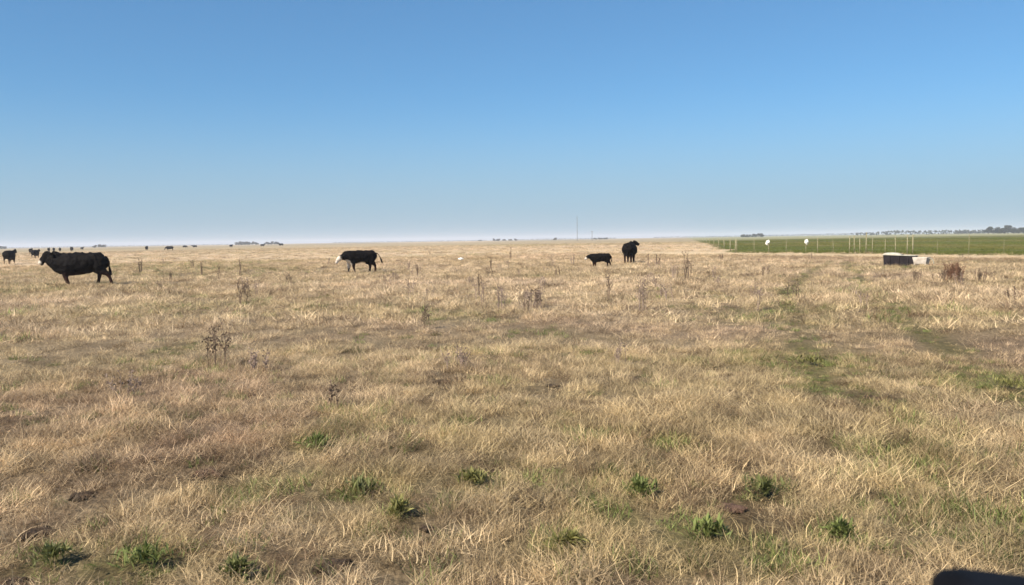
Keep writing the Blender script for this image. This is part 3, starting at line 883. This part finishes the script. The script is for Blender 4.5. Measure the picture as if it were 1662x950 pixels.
# ---------------------------------------------------------------- mast and pole on the horizon
def mast():
    q = at_dist(937, 600); H = 18.2
    root = empty('radio_mast', (q.x, q.y, hz(q)))
    tag(root, 'tall thin lattice mast standing on the horizon', 'mast')
    w = .26
    cs = [Vector((w * math.cos(a), w * math.sin(a), 0)) for a in (R(90), R(210), R(330))]
    for c in cs:
        bm = bmesh.new(); tube(bm, [c + Vector((0, 0, -.3)), c * .9 + Vector((0, 0, H))], [.05, .045], 6, lateral=(0, 1, 0)); mesh_obj('leg', bm, M['mast'], root)
    for k in range(3):
        a, b = cs[k], cs[(k + 1) % 3]
        bm = bmesh.new()
        for j in range(24):
            z0, z1 = j * H / 24, (j + 1) * H / 24
            if j % 2: p0, p1 = a, b
            else: p0, p1 = b, a
            tube(bm, [p0 + Vector((0, 0, z0)), p1 + Vector((0, 0, z1))], [.022, .022], 4)
        mesh_obj('bracing', bm, M['mast'], root)
    bm = bmesh.new(); tube(bm, [(0, 0, H - .2), (0, 0, H + 1.2)], [.03, .02], 5, lateral=(0, 1, 0)); mesh_obj('antenna', bm, M['mast'], root)
    q = at_dist(961, 640)
    r2 = empty('utility_pole', (q.x, q.y, hz(q)))
    tag(r2, 'short dark pole on the horizon just right of the mast', 'pole')
    bm = bmesh.new(); tube(bm, [(0, 0, -.3), (0, 0, 7.6)], [.17, .11], 8, lateral=(0, 1, 0)); mesh_obj('shaft', bm, M['bark'], r2)
    bm = bmesh.new(); box(bm, -.9, .9, -.06, .06, 6.9, 7.05); mesh_obj('crossarm', bm, M['bark'], r2, smooth=False)
mast()

# ---------------------------------------------------------------- trees on the horizon
def crown_mesh(seed, w, h, z0, n=1600, leaf=.45):
    r = random.Random(seed)
    lobes = [(r.uniform(-.55, .55) * w, r.uniform(-.55, .55) * w, z0 + h * r.uniform(.15, .85), r.uniform(.22, .42) * w) for _ in range(12)]
    vs, fs, bl = [], [], []
    for i in range(n):
        lx, ly, lz, lr = r.choice(lobes)
        d = Vector((r.gauss(0, 1), r.gauss(0, 1), r.gauss(0, 1))).normalized() * (lr * r.uniform(.55, 1.08))
        c = Vector((lx, ly, lz)) + Vector((d.x, d.y, d.z * .6))
        if c.z < z0 - .2 * h: continue
        u = Vector((r.gauss(0, 1), r.gauss(0, 1), r.gauss(0, 1))).normalized(); v = u.cross(Vector((r.gauss(0, 1), r.gauss(0, 1), r.gauss(0, 1)))).normalized()
        s = leaf * r.uniform(.6, 1.4); b = len(vs)
        vs += [tuple(c - u * s), tuple(c - v * s * .6), tuple(c + u * s), tuple(c + v * s * .6)]
        fs.append((b, b + 1, b + 2, b + 3)); t = r.random(); bl += [t] * 4
    me = bpy.data.meshes.new('crown'); me.from_pydata(vs, [], fs)
    a_ = me.attributes.new('blade', 'FLOAT', 'POINT'); a_.data.foreach_set('value', bl)
    me.materials.append(M['crown'])
    return me
def trunk_mesh(seed, h):
    r = random.Random(seed); bm = bmesh.new()
    tube(bm, [(0, 0, -.3), (.05, 0, h * .3), (.1, .05, h * .6), (.05, .1, h * .85)], [.38, .28, .2, .08], 8, lateral=(0, 1, 0))
    for k in range(5):
        a = r.uniform(0, 6.28); z = h * r.uniform(.3, .55)
        tube(bm, [(0.08, 0, z), (math.cos(a) * 1.2, math.sin(a) * 1.2, z + 1.1), (math.cos(a) * 2.1, math.sin(a) * 2.1, z + 2.4)], [.14, .09, .03], 6)
    me = bpy.data.meshes.new('trunk'); bm.to_mesh(me); bm.free(); me.materials.append(M['bark'])
    return me
tree_kinds = []
for k, (w, h, z0, th) in enumerate(((6.2, 6.2, .9, 6.5), (5.2, 8.0, 1.2, 8), (8.0, 5.6, .5, 6))):
    tree_kinds.append((trunk_mesh(k, th), crown_mesh(40 + k, w, h, z0)))
def tree(px, D, k, sc, label, group, zs=1.0):
    q = at_dist(px, D)
    root = empty('distant_tree', (q.x, q.y, hz(q)), rnd.uniform(0, 6.28), sc)
    root.scale = (sc, sc, sc * zs)
    tag(root, label, 'tree', group)
    for nm, me in zip(('trunk', 'crown'), tree_kinds[k]):
        o = bpy.data.objects.new(nm, me); C.objects.link(o); o.parent = root
TREES = [
  # first clump, left of centre
  (387, 1150, 2, .78, 1), (394, 1160, 0, .80, .95), (402, 1140, 2, .85, .9), (410, 1170, 1, .72, .85), (416, 1150, 0, .72, .8),
  (434, 1180, 2, .72, .9), (441, 1190, 0, .78, .9), (449, 1180, 2, .74, .9)]
names = ['leftmost', 'second', 'third', 'fourth', 'rightmost']
for i, (px, D, k, sc, zs) in enumerate(TREES[:5]):
    tree(px, D, k, sc, '%s tree of the dark clump on the left horizon' % names[i], 'trees of the left horizon clump', zs)
for i, (px, D, k, sc, zs) in enumerate(TREES[5:]):
    tree(px, D, k, sc, '%s tree of the paler clump right of the first left clump' % ('leftmost', 'middle', 'rightmost')[i], 'trees of the second left clump', zs)
for i, (px, D, k, sc, zs) in enumerate(((779, 1500, 2, .6, .7), (802, 1150, 1, .62, .8), (808, 1160, 0, .62, .8), (818, 1250, 2, .6, .75), (828, 1240, 2, .6, .75), (837, 1200, 0, .6, .8))):
    tree(px, D, k, sc, '%s low tree of the group just left of picture centre' % ('isolated leftmost', 'second', 'third', 'fourth', 'fifth', 'rightmost')[i], 'low trees at the centre horizon', zs)
tree(901, 900, 1, .50, 'single small tree on the horizon left of the mast', None, .8)
for i, (px, sc) in enumerate(((966, .5), (974, .55), (983, .55))):
    tree(px, 1150, 2, sc, '%s low tree of the row right of the utility pole' % ('left', 'middle', 'right')[i], 'low trees right of the pole', .8)
for i, (px, D, k, sc, zs) in enumerate(((1206, 1000, 2, .66, .9), (1215, 1010, 0, .62, .85), (1225, 1000, 2, .70, .95), (1234, 1000, 0, .78, .9))):
    tree(px, D, k, sc, '%s tree of the clump left above the white sacks' % ('leftmost', 'second', 'third', 'rightmost')[i], 'trees left of the white sacks', zs)
for i, (px, sc, k) in enumerate(((1554, .66, 2), (1562, .78, 0), (1571, .62, 2), (1578, .60, 0), (1586, .62, 2))):
    tree(px, 1200, k, sc, '%s tree of the low clump above the right trough' % ('leftmost', 'second', 'third', 'fourth', 'rightmost')[i], 'low clump on the right horizon', .85)
o_ = ['first', 'second', 'third', 'fourth', 'fifth', 'sixth', 'seventh', 'eighth', 'ninth', 'tenth']
for i, (px, sc, k) in enumerate(((1604, 1.0, 1), (1612, 1.05, 0), (1621, .95, 2), (1630, 1.10, 0), (1636, 1.15, 1), (1645, .95, 2), (1653, .95, 0), (1661, 1.0, 2), (1672, 1.1, 1), (1684, 1.0, 0))):
    tree(px, 900, k, sc, '%s from the left of the tall trees at the right end of the horizon' % o_[i], 'tall dark trees at the right end', .9)
for i, (px, sc, D) in enumerate(((3, .75, 1100), (154, .55, 1000), (165, .75, 1050))):
    tree(px, D, (2, 0, 2)[i], sc, ('dark tree cut by the left edge of the photo', 'small dark bush-like tree above the large cow\'s rump', 'wide grey tree above the large cow\'s tail')[i], None, .8)

def distant_woods(px0, px1, D, h, label, seed):
    """a far belt of woodland that reads as one mass"""
    a, b = at_dist(px0, D), at_dist(px1, D)
    L = (b - a).length; n = int(L * h * .5)
    r = random.Random(seed); vs, fs, bl = [], [], []
    for i in range(n):
        t = r.random(); top = h * (.55 + .5 * float(vnoise(t * L, 0, 35, seed)))
        p = a.lerp(b, t) + Vector((0, r.uniform(-12, 12), top * (1 - r.random() ** 1.5)))
        u = Vector((r.gauss(0, 1), r.gauss(0, 1), r.gauss(0, 1))).normalized(); v = u.cross(Vector((r.gauss(0, 1), r.gauss(0, 1), r.gauss(0, 1)))).normalized()
        s = r.uniform(1.2, 2.6); k = len(vs)
        vs += [tuple(p - u * s), tuple(p - v * s * .6), tuple(p + u * s), tuple(p + v * s * .6)]; fs.append((k, k + 1, k + 2, k + 3)); w = r.random(); bl += [w] * 4
    me = bpy.data.meshes.new('distant_woods'); me.from_pydata(vs, [], fs)
    a_ = me.attributes.new('blade', 'FLOAT', 'POINT'); a_.data.foreach_set('value', bl)
    o = me_obj('distant_woods', me, M['crown'], smooth=False)
    tag(o, label, 'woods', kind='stuff')
distant_woods(1385, 1600, 1300, 5.2, 'long low belt of far woodland behind the green field', 3)
distant_woods(1590, 1760, 2300, 9.0, 'far woodland behind the tall trees at the right end', 8)
distant_woods(1060, 1200, 3200, 4.0, 'faint low woodland behind the end of the side fence', 4)
distant_woods(1236, 1385, 3000, 6.0, 'faint far woodland above the two white sacks', 5)
distant_woods(840, 1000, 3000, 3.5, 'faint thin woodland on the horizon behind the mast', 6)
distant_woods(540, 790, 3200, 3.0, 'faint thin woodland on the horizon above the heifer', 7)
distant_woods(-60, 370, 3200, 3.0, 'faint thin woodland on the horizon behind the left cattle', 9)

# ---------------------------------------------------------------- dry weeds
def weed_mesh(seed, h, spread, stems, bushy, thick=.006):
    r = random.Random(seed)
    bm = bmesh.new(); lay = bm.verts.layers.float.new('blade')
    def mark(n0, t):
        bm.verts.ensure_lookup_table()
        for v in bm.verts[n0:]: v[lay] = t
    for s in range(stems):
        a = r.uniform(0, 6.28); ln = r.uniform(.1, 1) * spread
        hh = h * r.uniform(.6, 1.0)
        b0 = Vector((math.cos(a) * .03 * stems ** .5, math.sin(a) * .03 * stems ** .5, -.03))
        top = Vector((math.cos(a) * ln, math.sin(a) * ln, hh))
        mid = b0.lerp(top, .5) + Vector((r.gauss(0, .02), r.gauss(0, .02), hh * .06))
        n0 = len(bm.verts); t = r.random()
        tube(bm, [b0, mid, top], [thick * 1.3, thick, thick * .5], 5)
        for k in range(bushy):
            f = r.uniform(.35, .98)
            p = (b0.lerp(mid, f * 2) if f < .5 else mid.lerp(top, f * 2 - 1))
            a2 = r.uniform(0, 6.28); l2 = h * r.uniform(.06, .18)
            e = p + Vector((math.cos(a2) * l2 * .6, math.sin(a2) * l2 * .6, l2 * r.uniform(.4, 1)))
            tube(bm, [p, e], [thick * .6, thick * .3], 4)
            # seed head: a small spiky cluster
            for q in range(3):
                u = Vector((r.gauss(0, 1), r.gauss(0, 1), r.gauss(0, 1))).normalized() * .009 * (1 + h)
                w = Vector((r.gauss(0, 1), r.gauss(0, 1), r.gauss(0, 1))).normalized() * .007 * (1 + h)
                vv = [bm.verts.new(e + x) for x in (-u, w, u, -w)]
                bm.faces.new(vv)
        mark(n0, t)
    me = bpy.data.meshes.new('dry_weed'); bm.to_mesh(me); bm.free()
    return me
WEEDS = [  # px, top, base, half width px, stems, bushy, material, label
 (228, 418, 443, 4, 4, 8, 'weed', 'thin dry weed stalk right of the large cow\'s rear legs'),
 (312, 422, 437, 3, 3, 8, 'weed', 'short dark weed stalk, leftmost of three near left centre'),
 (327, 424, 447, 3, 3, 8, 'weed', 'middle stalk of three dry weeds near left centre'),
 (354, 426, 456, 2, 2, 8, 'weed', 'tall single dry stalk, rightmost of three near left centre'),
 (276, 438, 458, 4, 4, 6, 'weed', 'low brown weed left of the three dry stalks'),
 (390, 421, 446, 3, 3, 9, 'weed', 'dark upright dry weed between the three stalks and heifer'),
 (402, 458, 478, 12, 7, 9, 'weed', 'low dark tangled weed below the upright stalk at left centre'),
 (352, 532, 605, 24, 11, 12, 'weed', 'big sprawling dry weed standing in the left middle ground'),
 (420, 570, 612, 26, 10, 10, 'weed_grey', 'low greyish dry weed right beside the big sprawling weed'),
 (205, 612, 650, 30, 8, 9, 'weed_grey', 'low matted grey weed left of the big sprawling weed'),
 (690, 500, 540, 10, 7, 10, 'weed', 'dark forked weed below and right of the heifer'),
 (678, 425, 449, 4, 4, 8, 'weed', 'small dry weed just right of the heifer'),
 (664, 422, 440, 3, 3, 8, 'weed_grey', 'pale short weed beside the small dry weed right of heifer'),
 (781, 442, 482, 4, 3, 12, 'weed', 'stout upright dry stalk right of the white scrap'),
 (797, 412, 436, 3, 3, 9, 'weed', 'thin stalk near the horizon above the stout stalk'),
 (829, 398, 420, 2, 2, 9, 'weed', 'slim far stalk touching the horizon near picture centre'),
 (812, 462, 505, 12, 9, 10, 'weed_grey', 'bushy pale grey weed in the centre of the picture'),
 (855, 482, 515, 6, 3, 9, 'weed', 'leaning dry stalk right of the bushy grey weed'),
 (905, 430, 450, 6, 5, 8, 'weed', 'small dark weed left of the calf'),
 (930, 412, 432, 5, 5, 9, 'weed_grey', 'pale weed left of the calf near its head'),
 (990, 438, 492, 3, 3, 12, 'weed', 'tall dry stalk in front of the calf'),
 (1042, 450, 510, 7, 7, 10, 'weed_grey', 'tall thin pale weed below the end-on cow'),
 (1068, 408, 432, 5, 4, 8, 'weed', 'short twin stalk right of the end-on cow'),
 (1052, 412, 430, 3, 3, 8, 'weed', 'little stalk close to the end-on cow\'s legs'),
 (1115, 412, 456, 8, 7, 12, 'weed', 'bushy brown weed between the end-on cow and green field'),
 (1095, 425, 455, 6, 5, 9, 'weed_grey', 'pale weed left of the bushy brown weed'),
 (740, 570, 608, 30, 12, 10, 'weed_grey', 'low hazy grey weed patch above the dark mound'),
 (545, 630, 680, 8, 5, 8, 'weed', 'dark thin weed in the middle ground left of the mound'),
 (1548, 431, 459, 15, 44, 22, 'weed_red', 'rusty twiggy bush right of the concrete trough'),
 (1592, 438, 460, 12, 9, 10, 'weed', 'low brown weed right of the rusty bush'),
 (1525, 440, 460, 14, 9, 10, 'weed', 'low weed between the concrete trough and rusty bush'),
 (1488, 438, 458, 12, 9, 10, 'weed', 'dark low weed in front of the troughs'),
 (1170, 412, 424, 6, 5, 8, 'weed', 'small weed at the foot of the side fence'),
 (1010, 560, 600, 8, 5, 8, 'weed_grey', 'slender pale weed in the centre middle ground'),
 (1640, 470, 495, 8, 6, 9, 'weed', 'small dark weed at the right edge below the track')]
for i, (px, yt, yb, hw, ns, bu, mt, lab) in enumerate(WEEDS):
    p = ground(px, yb); D = math.hypot(p.x, p.y)
    h = (yb - yt) / F_PX * D; sp = hw / F_PX * D
    me = weed_mesh(300 + i, h, sp, ns, bu, thick=max(.0028, .00028 * D) * (.5 if mt == 'weed_red' else 1))
    o = me_obj('dry_weed', me, M[mt], smooth=False); o.location = p
    tag(o, lab, 'weed', 'dry weeds standing in the pasture')

# hair-thin straw stalks nobody could tell apart, scattered through the middle distance
stalk = [weed_mesh(700 + k, .48, .12, 3 + k % 3, 8 + k, .0042) for k in range(4)]
for i in range(86):
    px = rnd.uniform(180, 1600) if i % 2 else rnd.gauss(880, 190); py = 415 + 95 * rnd.random() ** 1.4
    if abs(px - 975) < 60 or 540 < px < 620 or 1410 < px < 1520: continue
    p = ground(px, py)
    o = bpy.data.objects.new('straw_stalk', stalk[i % 4]); C.objects.link(o)
    if not stalk[i % 4].materials: stalk[i % 4].materials.append(M['weed_grey'] if i % 4 != 1 else M['weed'])
    k_ = rnd.uniform(.6, 1.2); o.location = p; o.scale = (k_ * 1.5, k_ * 1.5, k_); o.rotation_euler = (rnd.gauss(0, .12), rnd.gauss(0, .12), rnd.uniform(0, 6))
    tag(o, 'slim dry stalk standing on its own in the mid-distance grass', 'stalk', 'slim dry stalks scattered through the pasture')

# ---------------------------------------------------------------- green leafy plants
def leafy_mesh(seed, rx, ry, h, n):
    r = random.Random(seed); vs, fs, bl = [], [], []
    for i in range(n):
        a = r.uniform(0, 6.28); q = math.sqrt(r.random())
        if r.random() < .85 * q * (.6 + .3 * math.sin(a * 3 + seed)): continue
        q = min(1.25, abs(r.gauss(0, .55)))
        p = Vector((math.cos(a) * q * rx, math.sin(a) * q * ry, r.uniform(0, h) * (1 - q * .6)))
        az = r.uniform(0, 6.28); el = R(r.uniform(5, 75)); L = r.uniform(.03, .085); w = L * r.uniform(.045, .13)
        d = Vector((math.cos(az) * math.cos(el), math.sin(az) * math.cos(el), math.sin(el))); s = Vector((-math.sin(az), math.cos(az), r.gauss(0, .3))).normalized()
        b = len(vs); t = r.random()
        m1 = p + d * L * .5 + Vector((0, 0, L * .1)); e = p + d * L
        vs += [tuple(p), tuple(m1 - s * w), tuple(e), tuple(m1 + s * w), tuple(m1 - Vector((0, 0, w * .4)))]
        fs += [(b, b + 1, b + 4), (b + 1, b + 2, b + 4), (b, b + 4, b + 3), (b + 4, b + 2, b + 3)]; bl += [t] * 5
    me = bpy.data.meshes.new('green_plant'); me.from_pydata(vs, [], fs)
    a_ = me.attributes.new('blade', 'FLOAT', 'POINT'); a_.data.foreach_set('value', bl)
    return me
PLANTS = [  # px, py, half width px, half depth px, material, label
 (1040, 818, 27, 14, 'leaf_bright', 'bright green leafy plant in the foreground right of centre'),
 (1148, 890, 38, 16, 'leaf_bright', 'spreading bright green weed in front of the reddish mound'),
 (1243, 818, 32, 14, 'leaf', 'dark green bushy plant right of the reddish mound'),
 (1362, 886, 30, 10, 'leaf_bright', 'low green plant right of the spreading bright weed'),
 (516, 742, 30, 12, 'leaf_bright', 'small green plant left of centre in the foreground'),
 (235, 922, 62, 18, 'leaf_bright', 'wide bright green clump at the bottom left'),
 (85, 908, 32, 14, 'leaf', 'dark green clump left of the wide bright clump'),
 (590, 812, 36, 14, 'leaf', 'dark green low plant in the foreground left of centre'),
 (648, 852, 14, 16, 'leaf_olive', 'narrow olive green plant beside the dark foreground hole'),
 (768, 802, 28, 10, 'leaf_olive', 'olive green plant in the foreground centre'),
 (925, 908, 42, 10, 'leaf_olive', 'flat olive plant at the bottom centre'),
 (1635, 634, 34, 10, 'leaf_olive', 'bright grassy green patch at the right edge'),
 (1318, 592, 34, 9, 'leaf_olive', 'soft green patch in the left wheel rut'),
 (385, 945, 24, 10, 'leaf', 'small dark green plant at the bottom edge, left')]
for i, (px, py, hw, hd, mt, lab) in enumerate(PLANTS):
    p = ground(px, py); D = math.hypot(p.x, p.y)
    rx = hw / F_PX * D * .85; ry = min(1.2, hd / F_PX * D * D / EYE * .8)
    n = int(min(1800, 1000 * (rx * ry) / .03 * .35))
    me = leafy_mesh(500 + i, rx, ry, .04 if D < 8 else .03, max(340, int(n * (.85 if D < 8 else .5))))
    o = me_obj('green_plant', me, M[mt], smooth=False); o.location = p + Vector((0, 0, .03))
    tag(o, lab, 'plant', 'green plants among the dry grass')

# ---------------------------------------------------------------- mounds of dark earth, with shade under drooping grass painted in
MOUNDS = [
 (716, 632, 20, 'soil', 'dark mound of earth and painted shade in the centre middle ground below grey weeds'),
 (896, 642, 15, 'soil', 'smaller dark mound of earth and painted shade right of the central one'),
 (1184, 838, 30, 'soil_red', 'reddish brown earth mound between two green foreground plants'),
 (540, 930, 42, 'soil', 'bare dark earth mound at the bottom left of centre'),
 (388, 938, 18, 'soil', 'small dark lump painted for a shaded hole left of the bottom bare mound'),
 (60, 862, 34, 'soil', 'crumbly dark mound near the left edge in the foreground'),
 (692, 876, 18, 'soil', 'dark lump painted for the shade beneath drooping grass in the foreground centre'),
 (1412, 664, 24, 'soil', 'dark clod lying between the wheel ruts'),
 (338, 776, 32, 'soil_red', 'reddish dark mound in the left foreground'),
 (20, 940, 30, 'soil', 'greyish mound in the bottom left corner'),
 (795, 780, 14, 'soil', 'little dark mound painted for the shade under a grass arch at foreground centre'),
 (130, 812, 26, 'soil', 'low dark mound right of the crumbly left mound'),
 (1425, 433, 8, 'soil', 'patch of dark mud at the left end of the black trough')]
for i, (px, py, hw, mt, lab) in enumerate(MOUNDS):
    p = ground(px, py); D = math.hypot(p.x, p.y); r0 = hw / F_PX * D
    bm = bmesh.new(); bmesh.ops.create_icosphere(bm, subdivisions=5, radius=1)
    r = random.Random(900 + i); r0 *= .62
    cs = np.array([v.co[:] for v in bm.verts]); A_ = np.arctan2(cs[:, 1], cs[:, 0])
    edge = .5 + .9 * vnoise(np.cos(A_) * 2.5 + i * 7, np.sin(A_) * 2.5, 1.0, 3) * (.6 + .8 * vnoise(np.cos(A_) * 9 + i, np.sin(A_) * 9, 1.0, 4))
    X_, Y_ = cs[:, 0] * r0 * edge, cs[:, 1] * r0 * 1.1 * edge
    crumb = (vnoise(X_ + i, Y_, .045, 7) - .4) * .045 + (vnoise(X_ + i, Y_, .018, 9) - .4) * .022
    for v, xx, yy, cc in zip(bm.verts, X_, Y_, crumb):
        up_ = max(0.0, v.co.z)
        v.co = Vector((xx, yy, v.co.z * min(.05, r0 * .22) + cc * up_ ** .5 * min(1.0, r0 * 4)))
    o = mesh_obj('earth_shade_mound', bm, M[mt], smooth=False); o.location = p + Vector((0, 0, .012))
    tag(o, lab, 'mound', 'bare earth mounds in the pasture')

# ---------------------------------------------------------------- the vehicle the photographer leans from (door mirror at the lower right)
def vehicle():
    root = empty('parked_car', (0, .10, 0))
    tag(root, 'black car whose door mirror shows at the lower right corner', 'car')
    Y = lambda v: v - .10
    d = ray(1496, 910); yb = .58
    t = yb / d.y; xl = d.x * t; zt = EYE + d.z * t
    bm = bmesh.new(); box(bm, xl, xl + .17, Y(.34), Y(yb), zt - .19, zt)
    bevel_all(bm, .022, 4)
    for v in bm.verts:
        if v.co.x > xl + .09: v.co.z = zt - .095 + (v.co.z - zt + .095) * .82
    mesh_obj('mirror_housing', bm, M['black_plastic'], root)
    bm = bmesh.new(); box(bm, xl - .004, xl + .003, Y(.362), Y(yb - .022), zt - .168, zt - .022); bevel_all(bm, .002, 1)
    mesh_obj('mirror_glass', bm, M['mirror'], root, smooth=False)
    bm = bmesh.new(); tube(bm, [(xl + .10, Y(.26), zt - .22), (xl + .09, Y(.32), zt - .17), (xl + .09, Y(.38), zt - .12)], [(.05, .03), (.045, .03), (.045, .04)], 10)
    mesh_obj('mirror_arm', bm, M['black_plastic'], root)
    bm = bmesh.new(); box(bm, -.55, .62, Y(.17), Y(.25), .38, .98); bevel_all(bm, .02, 3); mesh_obj('door', bm, M['car_paint'], root)
    bm = bmesh.new(); box(bm, -.20, -.02, Y(.253), Y(.275), .86, .885); bevel_all(bm, .006, 2); mesh_obj('door_handle', bm, M['black_plastic'], root)
    bm = bmesh.new(); box(bm, .30, .62, Y(.19), Y(.245), .983, 1.06); bevel_all(bm, .012, 2); mesh_obj('window_sill', bm, M['black_plastic'], root)
    bm = bmesh.new(); box(bm, -1.7, -.555, Y(.16), Y(.25), .38, .99); bevel_all(bm, .02, 3); mesh_obj('rear_door', bm, M['car_paint'], root)
    bm = bmesh.new()
    prof = [(.626, .38), (.74, .38), (.80, .58), (.95, .72), (1.12, .76), (1.30, .72), (1.44, .58), (1.50, .38), (1.75, .42), (1.80, .70), (1.70, .88), (1.2, .97), (.626, .99)]
    f = [bm.verts.new((x, Y(.25), z)) for x, z in prof]; g = [bm.verts.new((x, Y(.12), z)) for x, z in prof]
    bm.faces.new(f[::-1]); bm.faces.new(g)
    for k in range(len(prof)): bm.faces.new((f[k], f[(k + 1) % len(prof)], g[(k + 1) % len(prof)], g[k]))
    bmesh.ops.recalc_face_normals(bm, faces=bm.faces)
    mesh_obj('fender', bm, M['car_paint'], root, smooth=False)
    for cx in (1.12, -1.35):
        if cx < 0: continue
        bm = bmesh.new(); tube(bm, [(cx, Y(.05), .33), (cx, Y(.06), .33), (cx, Y(.22), .33), (cx, Y(.23), .33)], [.29, .33, .33, .29], 28, lateral=(1, 0, 0))
        w = mesh_obj('wheel', bm, M['tyre'], root)
        bm = bmesh.new(); tube(bm, [(cx, Y(.231), .33), (cx, Y(.240), .33)], [.21, .19], 24, lateral=(1, 0, 0)); mesh_obj('rim', bm, M['alloy'], w, smooth=False)
    bm = bmesh.new(); box(bm, -1.7, .70, Y(.10), Y(.24), .27, .375); bevel_all(bm, .02, 2); mesh_obj('sill', bm, M['black_plastic'], root)
vehicle()

# ---------------------------------------------------------------- haze over the plain
def haze():
    bm = bmesh.new(); box(bm, -6500, 6500, -6500, 6500, -1.3, 24)
    m = bpy.data.materials.new('haze_air'); m.use_nodes = True
    n, l = m.node_tree.nodes, m.node_tree.links
    n.clear()
    v = n.new('ShaderNodeVolumePrincipled'); v.inputs['Color'].default_value = (.82, .88, 1.0, 1); v.inputs['Density'].default_value = .00030
    v.inputs['Anisotropy'].default_value = 0.0
    o_ = n.new('ShaderNodeOutputMaterial'); l.new(v.outputs[0], o_.inputs['Volume'])
    o = mesh_obj('haze', bm, m, smooth=False)
    tag(o, 'thin bluish haze over the whole plain', 'haze', kind='stuff')
haze()
